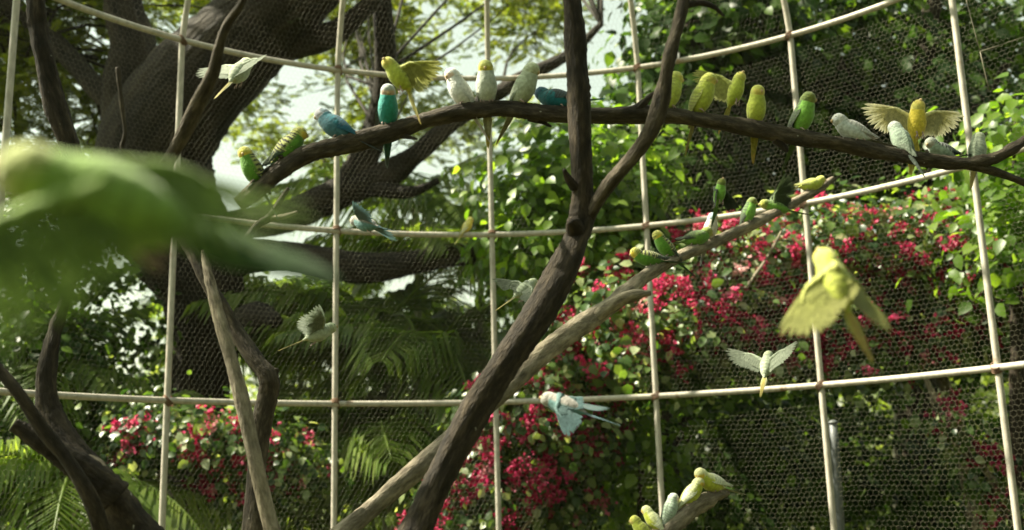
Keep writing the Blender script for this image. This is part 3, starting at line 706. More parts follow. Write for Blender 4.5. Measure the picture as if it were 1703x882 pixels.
budgie(on(lp_, 1292), 185, 'green budgerigar landing with raised wings near the tip of the diagonal perch', 'dullgreen', 14, 0, -10, wings='fly', dih=(70, 60), sweep=(-10, -15), group=GL, size=1.0, spread=.7)
budgie(on(lp_, 1345), 5, 'yellowish green budgerigar crouching at the tip of the diagonal perch', 'yellowgreen', 15, 0, 5, tail=6, group=GL, size=.95)
budgie(on(bp2, 1190), 212, 'lime-white budgerigar in full sun seen from behind, tail pointing right', 'lime', 24, 20, -30, tail=14, lift=(.3, .3), group=GB, size=1.12)
budgie(on(bp2, 1146), 8, 'pale yellow budgerigar with folded white wing looking right on the short perch', 'lime', 48, -25, -25, lift=(.1, .25), group=GB, size=1.0)
budgie(on(bp2, 1112), 35, 'pale grey-green budgerigar with yellow chin, third from the tip of the short perch', 'mint', 60, -10, -20, group=GB, size=.95)
budgie(on(bp2, 1094), 150, 'yellowish budgerigar with only its head showing at the bottom edge, right of two', 'lime', 50, 0, -10, group=GB, size=.9)
budgie(on(bp2, 1076), 170, 'yellowish budgerigar with only its head showing at the bottom edge, left of two', 'yellowgreen', 50, 0, -10, group=GB, size=.9)
hb = cyl(TH0 + 2.83 * DTH, ZH[2] + .018, CR - .012)
budgie(hb, 38, 'yellow budgerigar perched on the middle cage rail', 'yellow', 58, -30, -5, tail=52, size=1.0)
# in flight
budgie(P(664, 128, 2.6), 205, 'yellow-green budgerigar with white head hovering in front of the upper rail', 'yellowgreen', 48, 30, -10, wings='fly', dih=(40, 62), sweep=(-30, -35), group=GF, size=.85, spread=.7, fan=5, tail=70)
budgie(P(398, 120, 3.0), 62, 'white budgerigar flying with spread wings beside the thin branch at upper left', 'palegreen', 50, 0, 0, wings='fly', dih=(8, 10), sweep=(5, -15), group=GF, size=.95)
budgie(P(182, 338, .60), 178, 'large blurred green budgerigar flying close to the camera at left', 'flygreen', 29, 0, 0, wings='fly', dih=(-18, 5), sweep=(30, -74), roll=-52, group=GF, size=.9, fan=4, tail=27, fw_=.42, tw=2.1)
budgie(P(1390, 470, 1.5), 122, 'large blurred yellow-green budgerigar flying in front of the bougainvillea', 'yellowgreen', 68, 0, 0, wings='fly', dih=(-55, -18), sweep=(-30, -32), group=GF, size=.85, fan=7, spread=.9)
budgie(P(1275, 608, 3.4), 55, 'pale whitish budgerigar flying below the large yellow one', 'palegreen', 55, 0, 0, wings='fly', dih=(25, 25), sweep=(10, 10), group=GF, size=.85)
budgie(P(940, 675, 2.3), 158, 'grey and teal budgerigar flying across the lower rail', 'flyteal', 22, 0, 0, wings='fly', dih=(-50, 10), sweep=(-35, -50), group=GF, size=.85, spread=.6)
budgie(P(608, 372, 3.6), 150, 'faint teal budgerigar flying above the middle rail left of centre', 'flyteal', 20, 0, 0, wings='fly', dih=(20, -20), sweep=(-20, -20), group=GF, size=.95)
budgie(P(530, 555, 3.4), 20, 'pale green budgerigar flying over the palm fronds at the second upright', 'palegreen', 25, 0, 0, wings='fly', dih=(35, 30), sweep=(0, 0), group=GF, size=.9)
budgie(P(1196, 322, 3.7), -60, 'small green budgerigar flying just above the diagonal perch', 'brightgreen', 65, 0, 0, wings='fly', dih=(-60, -60), sweep=(-30, -30), group=GF, size=.8, spread=.5)
budgie(P(872, 482, 3.2), 30, 'pale green budgerigar flying left of the dark trunk', 'palegreen', 35, 0, 0, wings='fly', dih=(60, -40), sweep=(-35, -35), group=GF, size=.8, spread=.5)

# ------------------------------------------------------------------ foliage helpers
LEAF_V = np.array([[0, 0, 0], [.28, .36, .07], [.28, 0, -.01], [.28, -.36, .07], [.66, .29, .03], [.66, 0, -.03], [.66, -.29, .03], [1, 0, -.14]])
LEAF_F = np.array([[0, 2, 1], [0, 3, 2], [1, 2, 5], [1, 5, 4], [2, 3, 6], [2, 6, 5], [4, 5, 7], [5, 6, 7]])
SMALL_V = np.array([[0, 0, 0], [.45, .30, .08], [.5, 0, -.02], [.45, -.30, .08], [1, 0, -.08]])
SMALL_F = np.array([[0, 2, 1], [0, 3, 2], [1, 2, 4], [2, 3, 4]])
def spray_template(n=9, L=1.0, lw=.085, ll=.30, seed=0):
    r_ = np.random.default_rng(seed); V, Fc = [], []
    for i in range(n):
        for sd in (1, -1):
            x = .12 + .86 * i / (n - 1); y0 = 0; ang = sd * (1.05 - .35 * x) + r_.normal(0, .12)
            l_ = ll * (1 - .55 * abs(x - .45)); dz = -.12 * x * x
            a = np.array([x * L, y0, dz]); d_ = np.array([math.cos(ang), math.sin(ang), r_.normal(-.1, .15)]); pv = np.array([-d_[1], d_[0], 0]) * lw
            b = len(V); V += [a, a + d_ * l_ * .5 + pv, a + d_ * l_, a + d_ * l_ * .5 - pv]
            Fc += [[b, b + 1, b + 2], [b, b + 2, b + 3]]
    return np.array(V), np.array(Fc)

def frames(n, nrm, axis=None, jit=.5, r_=rng):
    """n leaf frames (rows: axis, side, normal) around preferred normals / axes"""
    N = nrm + r_.normal(0, jit, (n, 3)); N /= np.linalg.norm(N, axis=1)[:, None] + 1e-9
    A = (axis if axis is not None else 0) + r_.normal(0, .6, (n, 3)); A -= N * np.sum(A * N, 1)[:, None]; A /= np.linalg.norm(A, axis=1)[:, None] + 1e-9
    return np.stack([A, np.cross(N, A), N], 1)

def scatter(name, pos, fr, size, tv, tf, mat, parent=None, base=(0, 0, 0), kind='stuff', rnd=None):
    n = len(pos)
    rnd = rng.random(n) if rnd is None else rnd
    V = (tv[None] @ fr) * size[:, None, None] + (pos - np.asarray(base))[:, None, :]
    Fc = (tf[None] + (np.arange(n) * len(tv))[:, None, None]).reshape(-1, tf.shape[1])
    o = link(name, bulk(name, V.reshape(-1, 3), Fc, mat, False, dict(rnd=np.repeat(rnd, len(tv)))), parent)
    if kind: o['kind'] = kind
    return o

LEAFSETS = {}
def leaf_objects(name, pos, fr, size, tv, tf, mat, parent, base, rnd):
    """single leaves / clusters that can be picked apart: objects sharing a few meshes"""
    key = (name, mat.name)
    if key not in LEAFSETS:
        LEAFSETS[key] = [bulk(name, tv, tf, mat, False, dict(rnd=np.full(len(tv), (i + .5) / 6))) for i in range(6)]
    for i in range(len(pos)):
        o = bpy.data.objects.new(name, LEAFSETS[key][min(5, int(rnd[i] * 6))]); col.objects.link(o); o.parent = parent
        m = Matrix([list(fr[i][0]), list(fr[i][1]), list(fr[i][2])]).transposed().to_4x4()
        o.matrix_local = Matrix.Translation(Vector((pos[i] - np.asarray(base)).tolist())) @ m @ Matrix.Scale(float(size[i]), 4)

def shell_points(n, centre, radii, lo=.55, r_=rng, lump=.18):
    """points through an ellipsoid, denser near its uneven skin; returns points and outward normals"""
    u = r_.normal(0, 1, (n, 3)); u /= np.linalg.norm(u, axis=1)[:, None]
    k1 = r_.uniform(0, 6.28, 6)
    f = 1 + lump * (np.sin(3.1 * u[:, 0] + 4 * u[:, 2] + k1[0]) + .8 * np.sin(5.3 * u[:, 1] - 3 * u[:, 0] + k1[1]) + .7 * np.sin(7.1 * u[:, 2] + 4.4 * u[:, 0] + k1[2]))
    rad = lo + (1 - lo) * r_.random(n) ** .5
    return np.asarray(centre) + u * np.asarray(radii) * (rad * f)[:, None], u

def to_px(p):
    d = p @ FWD
    return np.stack([(p @ RIGHT) / d * F + W / 2, -(p @ UP) / d * F + H / 2, d], -1)

def bare_stems(pix_list, rough, mat, seed, sides=8):
    return join([limb(p, sides=sides, rough=rough, seed=seed + i)[0] for i, p in enumerate(pix_list)])

# ------------------------------------------------------------------ big old tree outside, left
def rain_tree():
    D = 9.0
    limbs = [
        ('trunk', [(312, 1130, 190, D), (315, 960, 120, D), (318, 850, 104, D), (322, 740, 100, D), (330, 650, 106, D), (342, 560, 122, D), (335, 480, 150, D), (300, 400, 185, D), (262, 320, 200, D), (262, 240, 195, D),
                   (305, 165, 178, D - .2), (370, 95, 160, D - .4), (450, 20, 140, D - .6), (540, -60, 120, D - .8), (640, -150, 100, D - 1)], 18, .06),
        ('limb', [(330, 450, 90, D), (400, 430, 62, D), (470, 424, 50, D - .2), (540, 436, 50, D - .4), (610, 445, 50, D - .4), (690, 436, 43, D - .3), (760, 424, 38, D), (830, 430, 33, D + .2), (920, 445, 24, D + .5)], 12, .08),
        ('limb', [(330, 400, 80, D), (400, 375, 56, D + .1), (470, 362, 52, D + .2), (540, 332, 56, D + .3), (600, 305, 56, D + .3), (650, 288, 46, D + .3), (695, 255, 34, D + .2), (750, 205, 29, D), (820, 160, 27, D - .1), (880, 125, 24, D - .2), (950, 88, 17, D - .3), (1000, 40, 10, D - .3)], 12, .08),
        ('limb', [(575, 320, 56, D + .3), (605, 262, 48, D + .3), (632, 190, 42, D + .2), (642, 110, 38, D), (638, 40, 34, D - .2), (630, -60, 30, D - .4)], 12, .08),
        ('limb', [(400, 100, 80, D - .4), (470, 80, 50, D - .5), (540, 62, 42, D - .6), (590, 30, 34, D - .7), (640, -20, 28, D - .8), (700, -90, 20, D - .9)], 10, .08),
        ('limb', [(230, 250, 110, D), (215, 160, 86, D), (222, 80, 72, D), (205, 10, 62, D), (190, -90, 50, D)], 12, .07),
        ('limb', [(225, 180, 60, D), (165, 150, 40, D), (120, 100, 36, D + .2), (60, 40, 30, D + .3), (0, 0, 24, D + .4), (-80, -40, 18, D + .5)], 10, .09),
        ('limb', [(600, 306, 40, D + .3), (650, 318, 28, D + .2), (690, 318, 18, D), (730, 300, 10, D)], 9, .1),
        ('broken_stub', [(350, 560, 60, D), (395, 545, 56, D - .5), (425, 528, 52, D - .8), (448, 530, 36, D - .9), (462, 534, 18, D - 1.0)], 10, .13),
    ]
    base = P(312, 1130, D); base[2] = GROUND
    root = tag(empty('spreading_tree', base), 'huge dark spreading tree with heavy limbs outside the aviary at left', 'tree')
    skel = []
    for i, (nm, pix, sd, rg) in enumerate(limbs):
        (v, q, t), c = limb(pix, n=8 * len(pix), sides=sd, rough=rg, seed=40 + i)
        link(nm, bulk(nm, v - base, [q, t], M['bark_big'], bark=barkco(v, c)), root)
        skel.append(c)
    over = np.array([[*P(190, -90, D), .14], [-3.9, 7.6, 6.0, .12], [-4.3, 6.3, 6.4, .10], [-4.6, 4.8, 6.6, .08], [-4.7, 3.4, 6.7, .05], [-4.5, 2.2, 6.8, .03]])  # out-of-view limb added to carry the shading boughs
    c = catmull(over, 40); v, q, t = tube_arrays(c[:, :3], c[:, 3], 10, .08, 77)
    link('limb', bulk('limb', v - base, [q, t], M['bark_big'], bark=barkco(v, c)), root); skel.append(c)
    sk = np.concatenate(skel)
    # leaf plates carried on thin twigs
    holes = [(118, 62, 42, 48), (165, 115, 34, 42), (985, 90, 45, 110), (905, 235, 60, 45), (470, 150, 60, 45), (760, 110, 60, 30), (60, 215, 45, 40), (350, 265, 40, 50)]
    cl = []
    while len(cl) < 205:
        x, y = rng.uniform(-140, 985), rng.uniform(-190, 350)
        if y > 215 and x > 520 and rng.random() < .55: continue
        if y > 250 and rng.random() < .5: continue
        if any(((x - a) / rx) ** 2 + ((y - b) / ry) ** 2 < 1.25 for a, b, rx, ry in holes): continue
        cl.append(P(x, y, rng.uniform(9.4, 12.0) if x < 260 else rng.uniform(11.6, 16.5)))
    for i in range(22): cl.append(np.array([rng.uniform(-6.6, -3.8), rng.uniform(1.8, 7.5), rng.uniform(5.8, 7.4)]))   # out-of-view boughs added over the aviary to shade its left part
    for i in range(24):
        x = rng.uniform(-7.6, -4.9); cl.append(np.array([x, rng.uniform(7.9, 9.2), rng.uniform(2.0, 3.5) + (-3 - x) * 1.21]))  # out-of-view plates added along the sun's path to shade the trunk
    cl = np.array(cl); pos, nr, ax, sz = [], [], [], []
    tw = []
    for i, c in enumerate(cl):
        n = rng.integers(80, 140); rad = rng.uniform(.35, .75)
        a = rng.uniform(0, 6.28, n); r_ = rad * rng.random(n) ** .6
        off = np.stack([np.cos(a) * r_, np.sin(a) * r_, rng.normal(0, .06, n) - .25 * (r_ / rad) ** 2 * rad], 1)
        pos.append(c + off); ax.append(np.stack([np.cos(a), np.sin(a), np.full(n, -.25)], 1) * 1.2)
        j = int(np.argmin(np.linalg.norm(sk[:, :3] - c, axis=1))); s0 = sk[j, :3]
        if np.linalg.norm(s0 - c) < 4.6:
            mid = (s0 + c) / 2 + rng.normal(0, .18, 3) + [0, 0, .15]
            pth = catmull([s0, mid, c, c + off[0] * .6], 9)
            tw.append(tube_arrays(pth, np.linspace(.018, .004, 9), 5, .1, i))
        for q in range(3):
            tw.append(tube_arrays(np.linspace(c, c + off[q + 1], 3), np.array([.007, .005, .003]), 4))
    pos = np.concatenate(pos); ax = np.concatenate(ax); n = len(pos)
    tv, tf = spray_template(7)
    scatter('crown', pos, frames(n, np.tile([0, 0, 1.], (n, 1)), ax, .38), rng.uniform(.10, .19, n), tv, tf, M['rain_leaf'], root, base)
    v, q, t = join(tw)
    o = link('twigs', bulk('twigs', v - base, [q, t], M['bark_big']), root); o['kind'] = 'stuff'
rain_tree()

# ------------------------------------------------------------------ broadleaf trees, right
def broad_tree(name, label, base_px, lobes, n, size, mat, limbs=(), single=120, up=.6, bark='bark_dark', group=None, lo=.5):
    """lobes: (px, py, depth, rx px, ry px, rz m); leaves of the outer skin nearest the viewer are objects"""
    base = P(*base_px); base[2] = GROUND
    root = tag(empty(name, base), label, 'tree' if 'tree' in name else 'shrub', group)
    if limbs:
        for i, l_ in enumerate(limbs):
            (v, q, t), c = limb(l_, n=7 * len(l_), sides=10, rough=.08, seed=90 + i)
            nm = 'trunk' if i == 0 else 'limb'
            link(nm, bulk(nm, v - base, [q, t], M[bark], bark=barkco(v, c)), root)
    vol = np.array([l_[3] * l_[4] for l_ in lobes], float); vol /= vol.sum()
    pos, nr = [], []
    for l_, f_ in zip(lobes, vol):
        x, y, d, rx, ry, rz = l_
        m_ = int(n * f_); nb = max(6, m_ // 26)
        bc, bn = shell_points(nb, P(x, y, d), (rx * d / F, rz, ry * d / F), lo)       # boughs first, then leaves around each bough
        rb_ = np.repeat(np.arange(nb), 26)
        spread = rng.normal(0, 1, (len(rb_), 3)) * np.array([.17, .17, .10]) * (size / .10) ** .5
        pos.append(bc[rb_] + spread); nr.append(bn[rb_] * .7 + spread * 1.5)
    pos = np.concatenate(pos); nr = np.concatenate(nr)
    keep = pos[:, 1] > 3.4 + np.sqrt(np.maximum(0, (CR + .12) ** 2 - np.minimum(abs(pos[:, 0]), CR) ** 2))
    pos, nr = pos[keep], nr[keep]; n = len(pos)
    N = nr + np.array([-.1, -.25, up]); fr = frames(n, N, nr * .6 + np.array([0, 0, -.55]), .45)
    sz = size * rng.uniform(.6, 1.25, n); rnd = rng.random(n)
    px = to_px(pos)
    vis = (px[:, 0] > -20) & (px[:, 0] < W + 20) & (px[:, 1] > -20) & (px[:, 1] < H + 20)
    score = np.where(vis, px[:, 2] + rng.random(n) * .5, 1e9)
    idx = np.argsort(score)[:single]
    if single:
        leaf_objects('leaf', pos[idx], fr[idx], sz[idx], LEAF_V, LEAF_F, mat, root, base, rnd[idx])
    rest = np.ones(n, bool); rest[idx] = False
    if not single: rest[:] = True
    scatter('crown', pos[rest], fr[rest], sz[rest], LEAF_V, LEAF_F, mat, root, base, rnd=rnd[rest])
    return root
broad_tree('broadleaf_tree', 'tall leafy tree with lime-edged heart leaves right of the dark trunk', (1120, 1000, 9.2),
           [(1185, 60, 9.8, 140, 150, 1.0), (1040, 280, 9.2, 90, 90, .7), (960, 340, 8.8, 85, 80, .6), (1110, 130, 9.6, 70, 70, .5), (1100, 250, 9.5, 130, 110, .8), (1000, 400, 8.8, 130, 70, .6), (1230, 110, 10.0, 120, 160, .9), (1190, 300, 9.6, 110, 90, .7)],
           9500, .135, M['broad_leaf'],
           [[(1120, 1000, 60, 9.4), (1125, 700, 54, 9.4), (1135, 400, 44, 9.4), (1150, 150, 32, 9.4), (1150, -80, 20, 9.4)], [(1130, 420, 30, 9.4), (1050, 330, 22, 9.0), (980, 290, 14, 8.7), (920, 270, 8, 8.5)],
            [(1140, 330, 28, 9.4), (1210, 220, 20, 9.4), (1260, 90, 12, 9.4)]], 260)
broad_tree('broadleaf_tree', 'dense dark leafy tree filling the upper right corner', (1520, 1000, 9.6),
           [(1380, 70, 10.2, 130, 150, 1.0), (1500, 200, 10.0, 150, 120, .9), (1420, 270, 9.8, 140, 70, .7), (1640, 60, 10.4, 120, 110, 1.0), (1660, 270, 9.8, 120, 120, .8), (1520, 10, 10.6, 120, 90, .8), (1300, 220, 10.1, 110, 90, .7)],
           9500, .135, M['broad_leaf'],
           [[(1520, 1000, 74, 9.8), (1525, 700, 66, 9.8), (1520, 400, 54, 9.8), (1530, 180, 40, 9.8), (1560, -80, 24, 9.8)], [(1525, 330, 30, 9.8), (1450, 220, 24, 9.7), (1390, 90, 14, 9.6)], [(1530, 260, 30, 9.8), (1610, 190, 22, 9.6), (1680, 100, 12, 9.6)]], 220)
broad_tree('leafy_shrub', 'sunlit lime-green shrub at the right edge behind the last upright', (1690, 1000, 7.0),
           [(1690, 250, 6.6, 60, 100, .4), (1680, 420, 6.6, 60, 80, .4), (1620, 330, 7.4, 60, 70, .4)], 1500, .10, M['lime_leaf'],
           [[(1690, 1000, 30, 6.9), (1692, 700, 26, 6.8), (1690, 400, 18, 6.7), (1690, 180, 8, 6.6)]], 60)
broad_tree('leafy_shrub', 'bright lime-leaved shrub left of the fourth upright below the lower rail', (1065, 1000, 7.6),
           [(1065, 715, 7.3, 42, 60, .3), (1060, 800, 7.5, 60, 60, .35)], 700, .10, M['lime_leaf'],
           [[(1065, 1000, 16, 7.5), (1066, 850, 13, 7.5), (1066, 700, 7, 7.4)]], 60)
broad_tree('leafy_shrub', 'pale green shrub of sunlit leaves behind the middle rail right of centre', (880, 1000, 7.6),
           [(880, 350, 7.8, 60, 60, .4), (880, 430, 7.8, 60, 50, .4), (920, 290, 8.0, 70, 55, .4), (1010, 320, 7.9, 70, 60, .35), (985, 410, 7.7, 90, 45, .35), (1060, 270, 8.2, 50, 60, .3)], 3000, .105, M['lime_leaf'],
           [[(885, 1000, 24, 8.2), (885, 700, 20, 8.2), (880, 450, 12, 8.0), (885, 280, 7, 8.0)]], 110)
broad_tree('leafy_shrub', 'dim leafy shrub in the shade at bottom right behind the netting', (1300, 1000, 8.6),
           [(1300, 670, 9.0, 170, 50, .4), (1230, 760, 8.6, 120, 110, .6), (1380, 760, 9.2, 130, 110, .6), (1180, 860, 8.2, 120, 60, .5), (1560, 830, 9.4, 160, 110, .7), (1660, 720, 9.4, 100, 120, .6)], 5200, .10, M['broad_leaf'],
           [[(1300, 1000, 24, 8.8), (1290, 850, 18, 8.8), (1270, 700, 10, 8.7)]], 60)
broad_tree('leafy_shrub', 'dark dense shrub behind the left edge of the aviary', (60, 1000, 8.0),
           [(50, 430, 8.0, 110, 130, .6), (170, 540, 8.6, 100, 90, .5), (60, 600, 7.6, 120, 100, .5), (20, 780, 7.2, 110, 110, .5), (150, 720, 7.6, 90, 90, .5)], 6400, .085, M['broad_leaf'],
           [[(60, 1000, 40, 8.0), (60, 700, 34, 8.0), (55, 420, 20, 8.0), (50, 300, 10, 8.0)]], 60)

# ------------------------------------------------------------------ bougainvillea
def cluster_template(seed):
    r_ = np.random.default_rng(seed); V, Fc = [], []
    V += [np.zeros(3)]
    for i in range(15):
        c = r_.normal(0, .30, 3) * [1, 1, .8]; ax0 = r_.normal(0, 1, 3)
        V += [c]; cb = len(V) - 1
        V += [c + [0, .02, 0]]; Fc += [[0, cb, cb + 1]]
        for kq in range(3):
            d_ = unit(r_.normal(0, 1, 3) + ax0 * .8); n_ = unit(np.cross(d_, r_.normal(0, 1, 3))); s_ = np.cross(d_, n_)
            L = r_.uniform(.22, .34); b = len(V)
            V += [c + d_ * L * .5 + s_ * L * .38, c + d_ * L * .55 + n_ * L * .12, c + d_ * L * .5 - s_ * L * .38, c + d_ * L]
            Fc += [[cb, b + 1, b], [cb, b + 2, b + 1], [b, b + 1, b + 3], [b + 1, b + 2, b + 3]]
    return np.array(V), np.array(Fc)
CLUSTERS = []
for i in range(6):
    cv, cf = cluster_template(i)
    CLUSTERS.append(bulk('flower_cluster', cv, cf, M['flower'], False, dict(rnd=np.repeat(np.random.default_rng(i).random(len(cv) // 2 + 1), 2)[:len(cv)])))
def bougain_flowers(root, base, p, fsize):
    tv, tf = cluster_template(3); n_ = len(p)
    scatter('flowers', p, frames(n_, np.tile([0, 0, .3], (n_, 1)), None, 1.0), fsize * rng.uniform(.5, 1.1, n_), tv, tf, M['flower'], root, base)
def bougainvillea(label, base_px, lobes, n, nfl, stems, leaf=.07, fsize=.108, front=True):
    base = P(*base_px); base[2] = GROUND
    root = tag(empty('bougainvillea', base), label, 'bougainvillea', 'flowering bougainvilleas outside the netting')
    for i, l_ in enumerate(stems):
        (v, q, t), c = limb(l_, n=7 * len(l_), sides=8, rough=.12, seed=140 + i)
        link('stem', bulk('stem', v - base, [q, t], M['bark_pale'], bark=barkco(v, c)), root)
    vol = np.array([l_[3] * l_[4] for l_ in lobes], float); vol /= vol.sum()
    pos, nr, fp, fn = [], [], [], []
    for l_, f_ in zip(lobes, vol):
        x, y, d, rx, ry, rz = l_
        m_ = int(n * f_); nb = max(8, m_ // 22)
        rad = (rx * d / F, rz, ry * d / F)
        bc, bn = shell_points(nb, P(x, y, d), rad, .5)
        rb_ = np.repeat(np.arange(nb), 22)
        sp = rng.normal(0, 1, (len(rb_), 3)) * .085
        pos.append(bc[rb_] + sp); nr.append(bn[rb_] * .8 + sp * 3)
        k_ = int(nfl * f_ * 7)
        a, b = shell_points(k_, P(x, y, d), np.array(rad) * 1.03, .86)
        ok = (b[:, 1] < .25) & (b[:, 2] > -.75); fp.append(a[ok]); fn.append(b[ok])
    pos = np.concatenate(pos); nr = np.concatenate(nr); fp = np.concatenate(fp); fn = np.concatenate(fn)
    def outside(p): return p[:, 1] > 3.4 + np.sqrt(np.maximum(0, (CR + .1) ** 2 - np.minimum(abs(p[:, 0]), CR) ** 2))
    kp = outside(pos); pos, nr = pos[kp], nr[kp]; kp = outside(fp); fp, fn = fp[kp], fn[kp]
    m_ = len(pos); fr = frames(m_, nr + np.array([-.1, -.3, .55]), nr * .5 + np.array([0, 0, -.3]), .5)
    scatter('crown', pos, fr, leaf * rng.uniform(.6, 1.35, m_), LEAF_V, LEAF_F, M['bougain_leaf'], root, base)
    # flowers gather in drifts
    key = .6 * np.sin(fp[:, 0] * 6.1 + 1) + .5 * np.sin(fp[:, 2] * 8.3) + .7 * np.sin(fp[:, 0] * 13 - fp[:, 2] * 10) + rng.normal(0, 1.0, len(fp))
    order = np.argsort(-key); sel, more = order[:nfl], order[nfl:int(nfl * (3.0 if nfl > 100 else 1.5))]
    if len(more): bougain_flowers(root, base, fp[more], fsize)
    for i in sel:
        o = bpy.data.objects.new('flower_cluster', CLUSTERS[rng.integers(0, 6)]); col.objects.link(o); o.parent = root
        o.location = (fp[i] - base).tolist(); o.rotation_euler = rng.uniform(0, 6.28, 3).tolist(); o.scale = [float(fsize * rng.uniform(.65, 1.3))] * 3
    return root
bougainvillea('great arching bougainvillea mound covered in crimson flowers at right', (1640, 1000, 7.6),
    [(1060, 530, 7.2, 130, 90, .5), (1180, 470, 7.4, 140, 90, .5), (1010, 600, 7.0, 100, 60, .4), (1320, 430, 7.6, 150, 80, .5), (1460, 410, 7.6, 150, 80, .5), (1600, 430, 7.4, 150, 80, .5),
     (1200, 570, 7.2, 150, 70, .45), (1370, 540, 7.6, 150, 90, .5), (1540, 530, 7.6, 160, 80, .5), (1690, 500, 7.4, 110, 110, .5), (1440, 610, 7.2, 100, 35, .3), (1575, 700, 6.9, 26, 40, .12), (1630, 775, 6.9, 34, 40, .12), (1670, 850, 6.9, 34, 50, .12)], 15000, 290,
    [[(1700, 1020, 18, 6.9), (1690, 882, 16, 6.9), (1650, 800, 15, 6.9), (1600, 725, 13, 6.9), (1560, 670, 11, 6.95), (1535, 620, 9, 7.0)], [(1680, 1020, 14, 6.95), (1665, 860, 12, 6.95), (1640, 790, 10, 6.95), (1585, 735, 8, 6.9), (1545, 660, 6, 6.95)],
     [(1640, 1000, 34, 7.8), (1620, 850, 30, 7.8), (1590, 700, 24, 7.7), (1540, 560, 16, 7.6)], [(1300, 620, 9, 7.2), (1400, 560, 8, 7.3), (1500, 520, 6, 7.3)], [(1240, 480, 6, 6.9), (1275, 430, 5, 6.95), (1300, 385, 4, 7.0)]])
bougainvillea('hanging bougainvillea with magenta clusters below the lower rail, right of the dark trunk', (900, 1000, 7.0),
    [(880, 690, 6.9, 110, 70, .4), (840, 790, 6.9, 110, 80, .4), (950, 730, 7.0, 80, 80, .35), (780, 850, 6.9, 80, 60, .35), (930, 820, 7.2, 70, 70, .3)], 5200, 110,
    [[(930, 1000, 20, 7.2), (920, 880, 16, 7.2), (880, 760, 12, 7.1), (850, 680, 8, 7.0)], [(830, 950, 8, 6.6), (870, 880, 6, 6.6), (915, 830, 5, 6.6)]], .066, .105)
bougainvillea('low shaded bougainvillea hedge behind the two left uprights', (400, 1000, 9.8),
    [(310, 718, 7.0, 100, 36, .3), (410, 742, 7.0, 100, 36, .3), (490, 785, 7.1, 60, 40, .3), (240, 735, 7.0, 70, 36, .3), (440, 800, 7.2, 90, 35, .3)], 3800, 70,
    [[(420, 1000, 24, 7.9), (415, 880, 20, 7.9), (400, 780, 12, 7.8)], [(250, 1000, 20, 7.8), (255, 880, 16, 7.8), (270, 770, 10, 7.7)]], .062, .10)

# ------------------------------------------------------------------ palms
def frond_mesh(name, L, droop, nleaf, ll, seed, spread=.5):
    r_ = np.random.default_rng(seed); V, Q, T = [], [], []
    u = np.linspace(0, 1, 16)
    path = np.stack([L * u * (1 - .12 * u * droop), np.zeros(16), L * (.35 * u - droop * u * u * .62)], 1)
    v, q, t = tube_arrays(path, np.linspace(.012, .003, 16), 5)
    parts = [(v, q, t)]; rn = [np.full(len(v), .8)]
    for i in range(nleaf):
        uu = .16 + .83 * i / (nleaf - 1)
        c = np.array([np.interp(uu, u, path[:, k_]) for k_ in range(3)]); c2 = np.array([np.interp(min(1, uu + .02), u, path[:, k_]) for k_ in range(3)]); tg = unit(c2 - c)
        for sd in (1, -1):
            l_ = ll * (math.sin(math.pi * min(1, .18 + uu * .8)) ** .6) * r_.uniform(.85, 1.1)
            dr = unit(tg * (.55 + .5 * uu) + np.array([0, sd, 0]) + np.array([0, 0, -.12 + r_.normal(0, .1)]))
            dn = unit(dr + np.array([0, 0, -.9 * spread - r_.random() * .5]))
            nrm = unit(np.cross(dr, np.array([1, 0, 0.3]))); w = .0105 * (ll / .35)
            sv = unit(np.cross(dr, np.array([0, 0, 1.])))
            m_ = c + dr * l_ * .5; e = m_ + dn * l_ * .5
            vv = np.array([c - sv * w * .4, c + sv * w * .4, m_ + sv * w, m_ - sv * w, e])
            parts.append((vv, np.array([[0, 1, 2, 3]]), np.array([[3, 2, 4]]))); rn.append(np.full(5, r_.uniform(.2, .95)))
    v, q, t = join(parts)
    return bulk(name, v, [q, t], M['palm_leaf'], False, dict(rnd=np.concatenate(rn)))
FROND = [frond_mesh('frond', 1.0, dr, 34, .42, i, sp) for i, (dr, sp) in enumerate([(.6, .8), (.9, 1.1), (1.2, 1.4), (.75, 1.6)])]
def palm(label, px, d, crown_py, nf, L, stem_w=12, up=(.1, 1.1), group='palms behind the aviary', stems=1):
    top = P(px, crown_py, d); base = np.array([top[0] + rng.normal(0, .1), top[1] + rng.normal(0, .1), GROUND])
    root = tag(empty('palm', base), label, 'palm', group)
    for s_ in range(stems):
        off = np.array([rng.normal(0, .14), rng.normal(0, .14), 0]) * (s_ > 0); tp = top + off * 1.6 - np.array([0, 0, .12 * s_])
        pth = catmull([base + off, base + off + (tp - base - off) * .5 + rng.normal(0, .03, 3), tp], 14)
        v, q, t = tube_arrays(pth, np.linspace(stem_w / 2 * d / F, stem_w / 2 * d / F * .75, 14) * (1 + .05 * (np.arange(14) % 2)), 8, .02)
        link('stem', bulk('stem', v - base, [q, t], M['bark_stem']), root)
        for i in range(nf):
            a = 2.4 * i + rng.uniform(0, .6) + s_; el = up[0] + (up[1] - up[0]) * ((i * .618) % 1)
            o = bpy.data.objects.new('frond', FROND[(i + s_) % 4]); col.objects.link(o); o.parent = root
            o.location = (tp - base).tolist(); o.rotation_euler = (rng.normal(0, .25), -el + .45, a); k_ = L * rng.uniform(.8, 1.15); o.scale = (k_, k_, k_)
palm('palm with bright sunlit fronds left of the second upright', 500, 10.6, 545, 14, 1.4, 12)
palm('palm with arching fronds just below the horizontal limb at centre', 640, 9.4, 540, 15, 1.6, 14)
palm('dark palm with drooping fronds behind the centre of the lower rail', 720, 8.8, 590, 15, 1.5, 14, stems=2)
palm('low dark palm at bottom centre left of the dark trunk', 640, 8.2, 720, 14, 1.35, 13, stems=2)
palm('shaded low palm beside the second upright below the lower rail', 590, 8.8, 780, 12, 1.1, 12)
